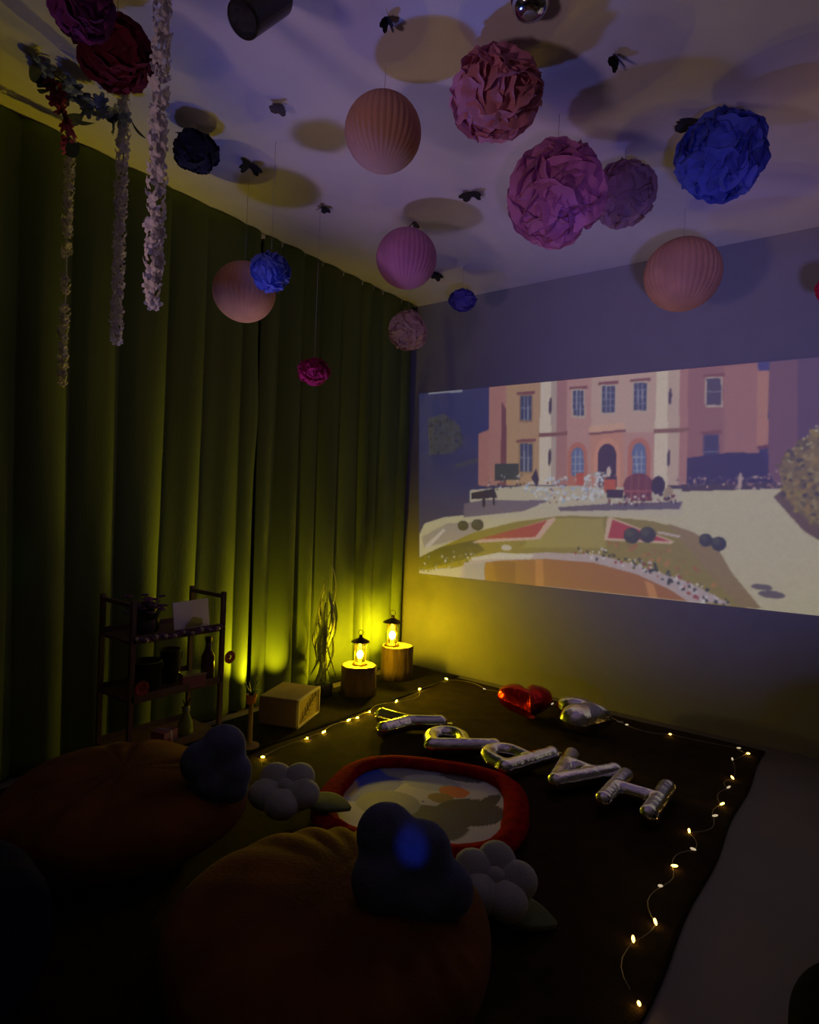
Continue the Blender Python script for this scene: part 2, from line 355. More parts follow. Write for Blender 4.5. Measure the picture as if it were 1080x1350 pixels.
# ------------------------------------------------------------------ projected film picture
SCREEN_SHAPES = [
  ('p',(54,59,102),[(-2657,2067),(-1671,2074),(-1635,1309),(-2618,1296)]),
  ('p',(74,76,82),[(-2561,1776),(-2432,1807),(-2296,1720),(-2252,1588),(-2348,1522),(-2541,1515)]),
  ('d',[(70,68,58),(50,52,72),(60,60,60)],[(-2593,1734),(-2336,1786),(-2233,1562),(-2514,1487)],60,7,14),
  ('p',(150,150,165),[(-2571,1972),(-2283,1966),(-2282,1945),(-2570,1951)]),
  ('p',(52,56,98),[(-2629,1516),(-2081,1507),(-2010,1229),(-2306,1185),(-2612,1187)]),
  ('p',(70,72,82),[(-2319,1448),(-2139,1488),(-2126,1467),(-2305,1416)]),
  ('p',(172,118,108),[(-2141,1652),(-2055,1679),(-2036,1294),(-2124,1303)]),
  ('p',(176,124,112),[(-2074,1964),(-1910,1965),(-1879,1306),(-2042,1304)]),
  ('p',(120,72,72),[(-1972,1856),(-1936,1803),(-1912,1306),(-1957,1305)]),
  ('p',(182,146,106),[(-1944,1968),(-1702,1967),(-1671,1309),(-1912,1306)]),
  ('p',(214,200,178),[(-1702,1967),(-1630,1965),(-1600,1310),(-1682,1309)]),
  ('p',(180,160,146),[(-1630,1965),(-1590,1966),(-1570,1310),(-1600,1310)]),
  ('p',(166,118,110),[(-1590,1966),(-1526,1965),(-1496,1311),(-1570,1310)]),
  ('p',(188,142,130),[(-1526,1965),(-996,1965),(-975,1297),(-1495,1288)]),
  ('p',(196,164,146),[(-1373,1965),(-996,1965),(-981,1617),(-1358,1632)]),
  ('p',(218,202,176),[(-996,1965),(-935,1963),(-909,1285),(-983,1284)]),
  ('p',(196,170,150),[(-935,1963),(-871,1965),(-850,1286),(-909,1285)]),
  ('p',(172,122,112),[(-871,1965),(-828,1965),(-807,1287),(-850,1286)]),
  ('p',(150,102,96),[(-828,1965),(-489,1962),(-461,1294),(-807,1287)]),
  ('p',(164,114,102),[(-651,1951),(-489,1954),(-469,1481),(-631,1484)]),
  ('p',(182,128,104),[(-496,1958),(-445,1957),(-430,1519),(-481,1520)]),
  ('p',(116,82,92),[(-445,1957),(-320,1955),(-294,1327),(-422,1326)]),
  ('p',(92,70,90),[(-320,1955),(440,1949),(463,1337),(-294,1327)]),
  ('p',(58,62,120),[(-492,1958),(-441,1960),(-440,1914),(-491,1915)]),
  ('p',(128,84,72),[(-1697,1640),(-1511,1642),(-1510,1619),(-1696,1616)]),
  ('p',(136,96,74),[(-998,1635),(-814,1636),(-813,1615),(-997,1614)]),
  ('p',(110,64,66),[(-478,1528),(-427,1534),(-427,1515),(-477,1508)]),
  ('p',(128,78,70),[(-1864,1912),(-1736,1912),(-1735,1893),(-1863,1892)]),
  ('p',(150,118,84),[(-1847,1896),(-1751,1889),(-1742,1710),(-1838,1714)]),
  ('p',(62,72,98),[(-1836,1885),(-1761,1880),(-1753,1725),(-1828,1728)]),
  ('p',(150,152,165),[(-1814,1884),(-1807,1883),(-1799,1727),(-1807,1727)]),
  ('p',(150,152,165),[(-1789,1882),(-1782,1882),(-1774,1726),(-1782,1726)]),
  ('p',(130,132,150),[(-1832,1810),(-1757,1805),(-1757,1799),(-1832,1804)]),
  ('p',(128,78,70),[(-1855,1602),(-1716,1607),(-1716,1588),(-1854,1582)]),
  ('p',(160,128,84),[(-1838,1587),(-1731,1584),(-1721,1381),(-1828,1380)]),
  ('p',(62,72,98),[(-1826,1576),(-1741,1574),(-1733,1395),(-1818,1395)]),
  ('p',(150,152,165),[(-1801,1576),(-1794,1576),(-1785,1395),(-1793,1395)]),
  ('p',(150,152,165),[(-1773,1575),(-1766,1575),(-1757,1395),(-1765,1395)]),
  ('p',(130,132,150),[(-1822,1489),(-1737,1488),(-1737,1482),(-1822,1483)]),
  ('p',(128,78,70),[(-1509,1917),(-1394,1917),(-1393,1898),(-1508,1899)]),
  ('p',(188,170,150),[(-1494,1902),(-1407,1895),(-1399,1720),(-1485,1725)]),
  ('p',(62,72,98),[(-1483,1892),(-1416,1887),(-1409,1735),(-1476,1738)]),
  ('p',(150,152,165),[(-1464,1890),(-1457,1890),(-1450,1737),(-1457,1737)]),
  ('p',(150,152,165),[(-1442,1889),(-1435,1888),(-1428,1736),(-1435,1736)]),
  ('p',(130,132,150),[(-1482,1856),(-1414,1851),(-1414,1846),(-1481,1851)]),
  ('p',(130,132,150),[(-1480,1818),(-1413,1813),(-1413,1808),(-1480,1812)]),
  ('p',(130,132,150),[(-1478,1780),(-1411,1775),(-1411,1770),(-1478,1774)]),
  ('p',(128,78,70),[(-1329,1929),(-1207,1928),(-1207,1910),(-1329,1911)]),
  ('p',(188,170,150),[(-1315,1915),(-1220,1907),(-1212,1728),(-1307,1734)]),
  ('p',(62,72,98),[(-1305,1905),(-1228,1898),(-1221,1742),(-1298,1747)]),
  ('p',(150,152,165),[(-1283,1903),(-1276,1902),(-1269,1745),(-1276,1745)]),
  ('p',(150,152,165),[(-1257,1901),(-1251,1900),(-1244,1744),(-1250,1744)]),
  ('p',(130,132,150),[(-1304,1868),(-1227,1862),(-1226,1857),(-1303,1863)]),
  ('p',(130,132,150),[(-1302,1828),(-1225,1823),(-1225,1818),(-1302,1823)]),
  ('p',(130,132,150),[(-1300,1789),(-1223,1784),(-1223,1779),(-1300,1784)]),
  ('p',(128,78,70),[(-1142,1931),(-1027,1929),(-1027,1912),(-1141,1913)]),
  ('p',(188,170,150),[(-1128,1916),(-1039,1908),(-1031,1731),(-1120,1736)]),
  ('p',(62,72,98),[(-1119,1907),(-1047,1901),(-1040,1745),(-1112,1749)]),
  ('p',(150,152,165),[(-1098,1905),(-1092,1904),(-1085,1747),(-1091,1748)]),
  ('p',(150,152,165),[(-1074,1903),(-1068,1902),(-1061,1746),(-1067,1746)]),
  ('p',(130,132,150),[(-1118,1870),(-1045,1864),(-1045,1859),(-1118,1865)]),
  ('p',(130,132,150),[(-1116,1831),(-1044,1825),(-1043,1820),(-1116,1825)]),
  ('p',(130,132,150),[(-1114,1791),(-1042,1786),(-1042,1781),(-1114,1786)]),
  ('p',(128,78,70),[(-753,1920),(-646,1918),(-645,1902),(-753,1904)]),
  ('p',(188,170,150),[(-742,1907),(-656,1899),(-649,1737),(-735,1743)]),
  ('p',(72,68,84),[(-734,1898),(-663,1892),(-657,1750),(-728,1755)]),
  ('p',(130,132,150),[(-731,1829),(-660,1823),(-660,1818),(-731,1824)]),
  ('p',(128,78,70),[(-752,1613),(-648,1617),(-647,1601),(-751,1596)]),
  ('p',(104,80,96),[(-740,1600),(-658,1597),(-650,1399),(-731,1399)]),
  ('p',(54,58,92),[(-732,1591),(-665,1589),(-657,1411),(-724,1411)]),
  ('p',(130,132,150),[(-728,1504),(-661,1503),(-661,1498),(-728,1499)]),
  ('e',(66,56,66),[(-1628,1808),(10,53)]),
  ('e',(66,56,66),[(-1618,1485),(10,53)]),
  ('e',(66,56,66),[(-916,1813),(8,47)]),
  ('e',(66,56,66),[(-909,1471),(8,47)]),
  ('p',(184,112,88),[(-1491,1311),(-1499,1498),(-1497,1522),(-1489,1544),(-1476,1561),(-1459,1572),(-1440,1575),(-1421,1571),(-1403,1559),(-1389,1542),(-1379,1520),(-1375,1496),(-1366,1313)]),
  ('p',(92,110,150),[(-1469,1367),(-1475,1495),(-1474,1510),(-1469,1524),(-1461,1534),(-1450,1541),(-1439,1543),(-1427,1540),(-1416,1533),(-1407,1522),(-1401,1509),(-1398,1494),(-1392,1368)]),
  ('p',(184,112,88),[(-1128,1316),(-1136,1507),(-1134,1534),(-1126,1557),(-1113,1576),(-1095,1587),(-1076,1591),(-1056,1586),(-1038,1573),(-1023,1554),(-1013,1531),(-1009,1505),(-1001,1318)]),
  ('p',(92,110,150),[(-1104,1369),(-1110,1510),(-1109,1526),(-1104,1540),(-1096,1551),(-1086,1558),(-1074,1560),(-1062,1557),(-1051,1550),(-1043,1538),(-1037,1524),(-1034,1509),(-1028,1369)]),
  ('p',(170,176,190),[(-1455,1525),(-1449,1525),(-1442,1367),(-1448,1367)]),
  ('p',(170,176,190),[(-1426,1524),(-1420,1524),(-1413,1368),(-1419,1368)]),
  ('p',(160,166,184),[(-1475,1488),(-1398,1487),(-1398,1481),(-1474,1482)]),
  ('p',(160,166,184),[(-1473,1446),(-1396,1446),(-1396,1440),(-1472,1441)]),
  ('p',(160,166,184),[(-1471,1404),(-1394,1404),(-1394,1399),(-1470,1399)]),
  ('p',(170,176,190),[(-1088,1517),(-1083,1517),(-1076,1369),(-1081,1369)]),
  ('p',(170,176,190),[(-1062,1517),(-1057,1516),(-1051,1369),(-1056,1369)]),
  ('p',(160,166,184),[(-1105,1483),(-1037,1481),(-1037,1476),(-1105,1477)]),
  ('p',(160,166,184),[(-1103,1443),(-1035,1443),(-1035,1437),(-1103,1438)]),
  ('p',(160,166,184),[(-1101,1404),(-1034,1404),(-1033,1399),(-1101,1399)]),
  ('p',(196,138,112),[(-1363,1641),(-1169,1656),(-1143,1272),(-1346,1268)]),
  ('p',(212,168,138),[(-1373,1669),(-1166,1682),(-1155,1642),(-1371,1628)]),
  ('p',(126,80,72),[(-1371,1628),(-1155,1642),(-1155,1628),(-1371,1614)]),
  ('p',(212,148,118),[(-1323,1268),(-1333,1499),(-1331,1530),(-1321,1558),(-1304,1579),(-1283,1593),(-1260,1597),(-1236,1591),(-1214,1577),(-1196,1554),(-1184,1527),(-1179,1496),(-1169,1271)]),
  ('p',(52,42,62),[(-1300,1269),(-1310,1492),(-1308,1514),(-1301,1533),(-1289,1548),(-1275,1558),(-1258,1561),(-1241,1557),(-1226,1547),(-1213,1531),(-1205,1512),(-1201,1490),(-1191,1271)]),
  ('p',(54,66,58),[(-2003,1445),(-1831,1449),(-1826,1346),(-1998,1335)]),
  ('p',(44,44,78),[(-815,1470),(-614,1495),(-459,1492),(-392,1326),(-807,1287)]),
  ('p',(66,58,62),[(-911,1319),(-367,1349),(-364,1296),(-909,1277)]),
  ('d',[(150,110,110),(120,92,96),(180,150,140),(90,80,90)],[(-865,1362),(-375,1387),(-371,1307),(-862,1295)],90,5,9),
  ('e',(186,160,150),[(-550,1344),(10,47)]),
  ('p',(196,186,152),[(-2599,940),(-2556,1025),(-2396,1076),(-2062,1121),(-1732,1153),(-1433,1220),(-869,1286),(-352,1311),(464,1312),(483,777),(-2569,340)]),
  ('p',(192,182,158),[(-2188,1271),(-1739,1308),(-831,1299),(-824,1154),(-2178,1075)]),
  ('p',(108,98,116),[(-2232,1177),(-2067,1207),(-1606,1215),(-1784,1142),(-2227,1083)]),
  ('p',(100,92,104),[(-1553,1174),(-1247,1207),(-828,1229),(-842,1190),(-1528,1152)]),
  ('p',(160,148,140),[(-2578,925),(-2362,1035),(-2118,1057),(-2143,963),(-2548,851)]),
  ('p',(200,190,180),[(-2548,862),(-2392,996),(-2372,986),(-2514,843)]),
  ('p',(140,126,54),[(-2589,738),(-2417,861),(-2144,984),(-1835,1071),(-1526,1123),(-1243,1131),(-984,1117),(-763,1066),(-647,1000),(-569,866),(-427,697),(-652,675),(-969,784),(-1323,869),(-1770,845),(-2284,734),(-2586,684)]),
  ('p',(160,146,72),[(-1725,1018),(-1550,1108),(-1265,1117),(-1235,948),(-1773,908)]),
  ('p',(56,66,52),[(-2591,776),(-2417,861),(-2141,932),(-2050,872),(-2225,791),(-2586,684)]),
  ('p',(144,122,74),[(-902,1108),(-763,1066),(-647,1000),(-569,866),(-427,697),(-527,692),(-698,874)]),
  ('p',(206,170,150),[(-2159,916),(-1566,1112),(-1560,1098),(-1661,969),(-2134,912)]),
  ('p',(170,62,62),[(-2100,940),(-1615,1091),(-1692,982)]),
  ('p',(206,176,150),[(-1238,1122),(-1216,1128),(-858,1010),(-873,996),(-1251,992)]),
  ('p',(172,62,64),[(-1207,1115),(-881,1008),(-1229,1007)]),
  ('p',(196,176,170),[(-948,1063),(-828,1045),(-835,1032),(-956,1050)]),
  ('e',(52,58,54),[(-2231,1026),(43,34)]),
  ('e',(72,78,62),[(-2242,1036),(22,16)]),
  ('e',(52,58,54),[(-2117,1037),(47,39)]),
  ('e',(72,78,62),[(-2129,1048),(23,19)]),
  ('e',(52,58,54),[(-701,1028),(34,35)]),
  ('e',(72,78,62),[(-709,1039),(16,16)]),
  ('e',(52,58,54),[(-637,1013),(36,38)]),
  ('e',(72,78,62),[(-647,1024),(19,18)]),
  ('e',(52,58,54),[(-1093,1028),(46,46)]),
  ('e',(72,78,62),[(-1106,1042),(24,22)]),
  ('e',(52,58,54),[(-1005,1038),(45,45)]),
  ('e',(72,78,62),[(-1017,1052),(23,21)]),
  ('p',(182,164,164),[(-2212,772),(-2048,832),(-1616,891),(-1278,904),(-1014,852),(-770,792),(-562,699),(-785,687),(-1007,693),(-2040,655),(-2242,644)]),
  ('p',(158,102,54),[(-2058,785),(-1933,811),(-1614,849),(-1322,855),(-1054,809),(-866,740),(-777,688),(-1409,682),(-2040,665)]),
  ('p',(192,128,66),[(-1685,838),(-1634,842),(-1616,672),(-1678,675)]),
  ('p',(196,134,74),[(-1010,779),(-960,763),(-932,685),(-981,684)]),
  ('p',(132,78,52),[(-1989,802),(-1823,811),(-1816,669),(-1949,665)]),
  ('p',(160,156,156),[(-2199,757),(-2046,791),(-2052,664),(-2206,658)]),
  ('p',(206,198,182),[(-2153,813),(-1936,866),(-1692,871),(-1717,840),(-1990,817),(-2152,792)]),
  ('d',[(212,206,200),(60,66,60),(46,60,56),(190,180,184),(150,70,70)],[(-1493,929),(-1235,948),(-932,873),(-675,774),(-527,692),(-690,687),(-1013,835),(-1466,884)],120,5,12),
  ('d',[(60,72,56),(90,92,60),(190,186,176)],[(-2544,780),(-2169,879),(-2049,837),(-2284,734),(-2565,675)],60,5,12),
  ('d',[(170,90,60),(140,110,60),(180,120,70)],[(-1237,993),(-896,973),(-583,765),(-811,842),(-1190,951)],40,7,14),
  ('e',(196,186,172),[(-1893,899),(39,20)]),
  ('e',(104,96,94),[(-428,806),(47,16)]),
  ('e',(104,96,94),[(-383,773),(59,19)]),
  ('d',[(198,206,216),(160,178,204),(214,214,214)],[(-1792,1307),(-1638,1367),(-1345,1350),(-1316,1232),(-1734,1192)],90,7,14),
  ('d',[(198,206,216),(170,160,150),(214,214,214)],[(-1416,1368),(-1255,1395),(-1248,1247),(-1409,1220)],70,7,14),
  ('d',[(190,140,110),(206,206,206),(120,80,70)],[(-1826,1346),(-996,1395),(-947,1216),(-1818,1170)],50,5,9),
  ('p',(42,44,66),[(-1736,1356),(-1707,1414),(-1683,1347),(-1697,1299)]),
  ('p',(186,84,52),[(-1441,1386),(-1393,1386),(-1390,1313),(-1438,1312)]),
  ('p',(186,84,52),[(-1267,1350),(-1199,1351),(-1196,1271),(-1263,1270)]),
  ('e',(206,186,176),[(-1242,1395),(14,31)]),
  ('p',(44,36,44),[(-1250,1288),(-1153,1289),(-1151,1245),(-1248,1243)]),
  ('e',(112,54,58),[(-1068,1317),(84,69)]),
  ('p',(112,54,58),[(-1145,1316),(-992,1318),(-989,1232),(-1141,1228)]),
  ('p',(150,82,80),[(-1153,1289),(-983,1292),(-982,1280),(-1152,1276)]),
  ('p',(150,96,92),[(-1113,1369),(-1108,1369),(-1101,1229),(-1107,1229)]),
  ('p',(150,96,92),[(-1070,1369),(-1065,1369),(-1059,1230),(-1064,1230)]),
  ('p',(150,96,92),[(-1028,1369),(-1023,1369),(-1017,1232),(-1022,1231)]),
  ('e',(38,34,52),[(-959,1318),(36,52)]),
  ('e',(160,140,110),[(-901,1269),(24,46)]),
  ('d',[(40,36,52),(206,200,196),(110,60,60)],[(-1182,1249),(-869,1278),(-859,1219),(-1179,1192)],50,5,9),
  ('p',(34,34,50),[(-2175,1251),(-2001,1284),(-1976,1225),(-2173,1209)]),
  ('p',(34,34,50),[(-2091,1227),(-2068,1227),(-2064,1161),(-2088,1161)]),
  ('p',(34,34,50),[(-2010,1234),(-1993,1234),(-1990,1174),(-2007,1173)]),
  ('d',[(34,36,52),(80,90,70),(200,200,206)],[(-2074,1354),(-1796,1395),(-1792,1298),(-2069,1263)],30,5,9),
  ('p',(104,84,62),[(-396,1268),(-333,1327),(269,1335),(282,1000),(-102,1003),(-260,1103)]),
  ('p',(126,108,54),[(-376,1410),(-309,1535),(-129,1676),(72,1654),(201,1436),(237,1165),(-107,1112),(-230,1142),(-350,1269)]),
  ('d',[(146,126,50),(96,86,40),(150,134,80),(74,70,40),(150,122,40),(112,98,40)],[(-389,1410),(-316,1539),(-130,1694),(86,1653),(220,1402),(238,1148),(-107,1112),(-230,1134),(-356,1250)],640,7,16),
  ('d',[(196,186,150)],[(-395,1395),(-316,1554),(-130,1701),(-127,1621),(-291,1478),(-366,1326)],24,3,7),
]

def inside(px, pz, pts):
    r = np.zeros(px.shape, bool)
    n = len(pts)
    for i in range(n):
        x0, z0 = pts[i]; x1, z1 = pts[(i + 1) % n]
        if z0 == z1:
            continue
        c = ((z0 > pz) != (z1 > pz)) & (px < (x1 - x0) * (pz - z0) / (z1 - z0) + x0)
        r ^= c
    return r

def projected_picture():
    NX, NZ = 640, 270
    u, v = np.meshgrid(np.linspace(0, 1, NX + 1), np.linspace(0, 1, NZ + 1))
    tl, tr, br, bl = [np.array(p) for p in ((-2652, 1962), (400, 1957), (400, 702), (-2585, 663))]
    X = (1 - v) * ((1 - u) * bl[0] + u * br[0]) + v * ((1 - u) * tl[0] + u * tr[0])
    Z = (1 - v) * ((1 - u) * bl[1] + u * br[1]) + v * ((1 - u) * tl[1] + u * tr[1])
    C = np.zeros(X.shape + (3,)); C[:] = (48, 52, 94)
    C[(X > 0) & (Z > 1350)] = (92, 70, 90)
    rnd = random.Random(4)
    def shape_ellipse(cx, cz, rx, rz, col):
        sel = ((X - cx) / rx) ** 2 + ((Z - cz) / rz) ** 2 < 1
        C[sel] = col
    for e in SCREEN_SHAPES:
        if e[0] == 'p':
            xs = [p[0] for p in e[2]]; zs = [p[1] for p in e[2]]
            bb = (X >= min(xs)) & (X <= max(xs)) & (Z >= min(zs)) & (Z <= max(zs))
            idx = np.nonzero(bb)
            s = inside(X[idx], Z[idx], e[2])
            C[idx[0][s], idx[1][s]] = e[1]
        elif e[0] == 'e':
            (cx, cz), (rx, rz) = e[2]
            shape_ellipse(cx, cz, max(rx, 1), max(rz, 1), e[1])
        else:
            xs = [p[0] for p in e[2]]; zs = [p[1] for p in e[2]]
            k = 0
            while k < e[3]:
                x = rnd.uniform(min(xs), max(xs)); z = rnd.uniform(min(zs), max(zs))
                if not inside(np.array([x]), np.array([z]), e[2])[0]:
                    continue
                k += 1
                s = rnd.uniform(e[4], e[5])
                shape_ellipse(x, z, s * rnd.uniform(.6, 1.1), s * rnd.uniform(.6, 1.2), rnd.choice(e[1]))
    rng = np.random.default_rng(2)
    C = C * (1 + rng.normal(0, .03, C.shape[:2] + (1,)))
    # soft optics of the beamer
    for _ in range(2):
        P = np.pad(C, ((1, 1), (1, 1), (0, 0)), 'edge')
        C = (P[:-2, 1:-1] + P[2:, 1:-1] + P[1:-1, :-2] + P[1:-1, 2:] + 4 * C) / 8
    C = np.clip(C, 0, 255) / 255
    lin = np.where(C <= .04045, C / 12.92, ((C + .055) / 1.055) ** 2.4)
    lin = np.clip(lin * 0.47 - np.array((.008, .008, .016)), 0, 1)
    verts = [(x / 1000, 3.597, z / 1000) for x, z in zip(X.ravel(), Z.ravel())]
    fs = []
    w = NX + 1
    for j in range(NZ):
        for i in range(NX):
            a = j * w + i
            fs.append((a, a + 1, a + w + 1, a + w))
    me = bpy.data.meshes.new('projected_picture')
    me.from_pydata(verts, [], fs)
    at = me.color_attributes.new('film', 'FLOAT_COLOR', 'POINT')
    rgba = np.ones((len(verts), 4), np.float32); rgba[:, :3] = lin.reshape(-1, 3)
    at.data.foreach_set('color', rgba.ravel())
    me.materials.append(attr_mat('film_light', 'film', 1.0, (0.25, 0.245, 0.25)))
    me.update()
    o = link('projected_picture', me)
    return tag(o, 'film still of a pink mansion with coach and pond projected on the wall', 'projection')
projected_picture()

# ------------------------------------------------------------------ rug and printed mat
def rug():
    def top(u, v):
        x = -2.17 + 1.80 * u; y = -0.2 + 3.70 * v
        e = min(u, 1 - u, v, 1 - v)
        z = 0.006 + 0.004 * math.sin(5 * x + 2 * y) * math.sin(3.1 * y + x) * min(1, e * 12)
        d = abs((x + 1.95) * .8 + (y - 2.0) * .6)
        z += 0.008 * math.exp(-(d / .02) ** 2) * (1 if x < -1.55 and y < 2.4 else 0) * min(1, e * 12)
        return (x + .006 * math.sin(9 * y), y + .006 * math.sin(8 * x), z)
    o = MB().sheet(top, 120, 200).build('area_rug', M_RUG, smooth=True, solid=.008)
    tag(o, 'large dark brown rug bordered with fairy lights', 'rug')
    o = MB().sheet(lambda u, v: (-2.60 + .41 * u, .2 + 3.36 * v + .004 * math.sin(9 * u), .004 + .002 * math.sin(4 * v * 3)), 12, 90).build('dark_floor_sheet', mat('dark_olive_sheet', (.030, .024, .005), .95, spec=.05, var=.3, scale=16, bump=.5, bscale=240), smooth=True, solid=.005)  # added sheet; its colour carries the floor's shade and olive light
    tag(o, 'dark olive sheet added over the dim floor at the foot of the green curtain', 'rug')
rug()

def superell(th, a, b, p=3.0):
    c, s = math.cos(th), math.sin(th)
    k = (abs(c) ** p + abs(s) ** p) ** (-1 / p)
    return a * k * c, b * k * s

def play_mat():
    root = thing('printed_mat', (-1.295, 1.885, 0.018), 'rounded printed mat with a thick red plush border on the brown rug', 'mat', rot=(0, 0, math.radians(24)))
    A, B = .345, .325
    n = 72
    rim = MB()
    pts = [superell(2 * PI * k / n, A, B) for k in range(n)]
    vs = []; fs = []; m = 8
    rnd = random.Random(3)
    for k, (x, y) in enumerate(pts):
        nx, ny = x / math.hypot(x, y), y / math.hypot(x, y)
        for j in range(m):
            an = 2 * PI * j / m
            r = .048 * (1 + rnd.uniform(-.06, .06))
            vs.append((x + nx * r * math.cos(an), y + ny * r * math.cos(an), .026 + .026 * math.sin(an)))
    for k in range(n):
        for j in range(m):
            a = k * m + j; b = k * m + (j + 1) % m; c = ((k + 1) % n) * m + (j + 1) % m; d = ((k + 1) % n) * m + j
            fs.append((a, d, c, b))
    rim.add(vs, fs)
    rim.build('border', mat('red_plush', (0.30, 0.001, 0.008), 0.9, spec=.03, var=.3, scale=30, bump=.6, bscale=140), root, smooth=True)
    # print: soft fields of colour
    rings, seg = 56, 120
    verts = [(0, 0, .022)]; cols = []
    for i in range(1, rings + 1):
        for k in range(seg):
            x, y = superell(2 * PI * k / seg, A * .96 * i / rings, B * .96 * i / rings)
            verts.append((x, y, .022 + .006 * (1 - i / rings)))
    faces = [(0, 1 + k, 1 + (k + 1) % seg) for k in range(seg)]
    for i in range(rings - 1):
        for k in range(seg):
            a = 1 + i * seg + k; b = 1 + i * seg + (k + 1) % seg
            faces.append((a, a + seg, b + seg, b))
    def colour(x, y):
        # x runs away to the wall side on the right, y towards the drapes
        c = (205, 205, 214)
        def el(cx, cy, rx, ry, rot=0):
            dx, dy = x - cx, y - cy
            X = dx * math.cos(rot) + dy * math.sin(rot); Y = -dx * math.sin(rot) + dy * math.cos(rot)
            return (X / rx) ** 2 + (Y / ry) ** 2 < 1
        if el(-.30, .18, .20, .26): c = (20, 66, 220)
        if el(-.36, .02, .10, .10): c = (176, 150, 140)
        if el(-.10, .26, .13, .10): c = (128, 136, 166)
        if el(.02, .33, .02, .06, .3): c = (150, 140, 110)
        if el(.12, .27, .10, .05): c = (70, 74, 86)
        if el(.00, .17, .12, .07): c = (172, 184, 208)
        if el(.10, .12, .06, .05): c = (220, 104, 72)
        if el(.06, .05, .05, .04): c = (150, 116, 76)
        if el(.18, -.02, .13, .10, .4): c = (62, 48, 74)
        if el(.24, .08, .03, .08, -.4): c = (58, 40, 60)
        if el(.05, -.14, .14, .12): c = (62, 56, 92)
        if el(-.12, -.05, .12, .10): c = (140, 148, 170)
        return c
    me = bpy.data.meshes.new('print')
    me.from_pydata(verts, [], faces)
    at = me.color_attributes.new('print', 'FLOAT_COLOR', 'POINT')
    buf = []
    for p in verts:
        buf += list(srgb(*colour(p[0], p[1]))) + [1.0]
    at.data.foreach_set('color', buf)
    me.materials.append(attr_mat('mat_print', 'print', 0, rough=.6))
    link('print', me, root)
play_mat()

# ------------------------------------------------------------------ bean bags and plush cushions
M_PUMP = mat('rust_velvet', (0.16, 0.058, 0.010), 0.8, var=.35, scale=6, bump=.15, bscale=90, sheen=.06, spec=.1)
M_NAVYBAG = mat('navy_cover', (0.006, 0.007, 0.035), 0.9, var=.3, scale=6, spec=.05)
M_BLUEPL = mat('slate_blue_plush', (0.13, 0.15, 0.26), 0.95, var=.2, scale=20, bump=.4, bscale=200, sheen=.15, spec=.1)
M_PALEPL = mat('pale_grey_plush', (0.34, 0.37, 0.37), 0.95, var=.1, scale=20, bump=.3, bscale=200, sheen=.4)
M_LEAFPL = mat('green_plush', (0.10, 0.14, 0.06), 0.95, var=.2, scale=20, bump=.3, bscale=200, sheen=.3)

def pouf(loc, R, H, seed, label, m, rz=0.0, folds=11, off=(0.0, 0.0)):
    rnd = random.Random(seed)
    ph = [rnd.uniform(0, 6.28) for _ in range(6)]
    nu, nv = 120, 40
    vs = []; fs = []
    for j in range(nv + 1):
        t = j / nv
        th = PI * t
        rr = R * (math.sin(th) ** .62)
        z = H * .5 * (1 + math.copysign(abs(math.cos(th)) ** .8, math.cos(th)))
        for k in range(nu):
            an = 2 * PI * k / nu
            topw = max(0, 1 - t * 1.7)
            an2 = math.atan2(rr * math.sin(an) - off[1], rr * math.cos(an) - off[0])
            fold = .034 * topw * math.sin(th) * (abs(math.sin(folds * an2 * .5 + ph[0] + 1.5 * math.sin(3 * an2 + ph[1]))) - .6) * (.5 + .5 * math.sin(2 * an2 + ph[4]))
            sag = .02 * math.sin(3 * an + ph[2]) + .012 * math.sin(5 * an + ph[3])
            vs.append(((rr * (1 + sag)) * math.cos(an), (rr * (1 + sag)) * math.sin(an), max(0, z + fold * (.5 + rr / R))))
    for j in range(nv):
        for k in range(nu):
            k2 = (k + 1) % nu
            fs.append((j * nu + k, (j + 1) * nu + k, (j + 1) * nu + k2, j * nu + k2))
    root = MB().add(vs, fs).build('bean_bag', m, smooth=True)
    root.location = loc; root.rotation_euler = (0, 0, rz)
    tag(root, label, 'bean bag', 'bean bags on the floor')
    return root
pouf((-.985, 1.065, .016), .385, .225, 1, 'rust orange bean bag in the foreground under the lobed blue cushion', M_PUMP, 0, 26, (.12, .08))
pouf((-1.93, 1.07, .012), .385, .235, 2, 'rust orange bean bag by the cart, in the shadows at left', M_PUMP, .6)
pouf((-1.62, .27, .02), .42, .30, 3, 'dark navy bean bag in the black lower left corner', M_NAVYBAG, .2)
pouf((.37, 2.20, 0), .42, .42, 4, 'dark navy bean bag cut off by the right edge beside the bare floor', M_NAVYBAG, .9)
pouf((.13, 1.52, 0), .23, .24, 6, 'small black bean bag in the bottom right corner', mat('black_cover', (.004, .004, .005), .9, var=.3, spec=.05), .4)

def cloud_cushion(loc, rot, s, lobes, label):
    mb = MB()
    for (x, y, z, r) in lobes:
        mb.ball((x * s, y * s, z * s), (r * s, r * s, r * s * .72), 20, 14)
    o = mb.build('cloud_cushion', M_BLUEPL, smooth=True)
    remesh(o, .009, 10)
    o.location = loc; o.rotation_euler = rot
    return tag(o, label, 'cushion', 'lobed blue plush cushions on the bean bags')
FACE = (PI / 2 - .35, 0, .643)
LOBES_A = [(-.42, .36, 0, .52), (.16, .10, .02, .55), (.62, -.42, 0, .46), (-.40, -.30, .02, .58), (.16, -.48, 0, .52), (-.1, .0, -.1, .6)]
LOBES_B = [(.10, .30, 0, .60), (-.40, -.05, .05, .55), (.38, -.28, 0, .52), (-.1, -.5, 0, .55), (.45, -.65, 0, .40)]

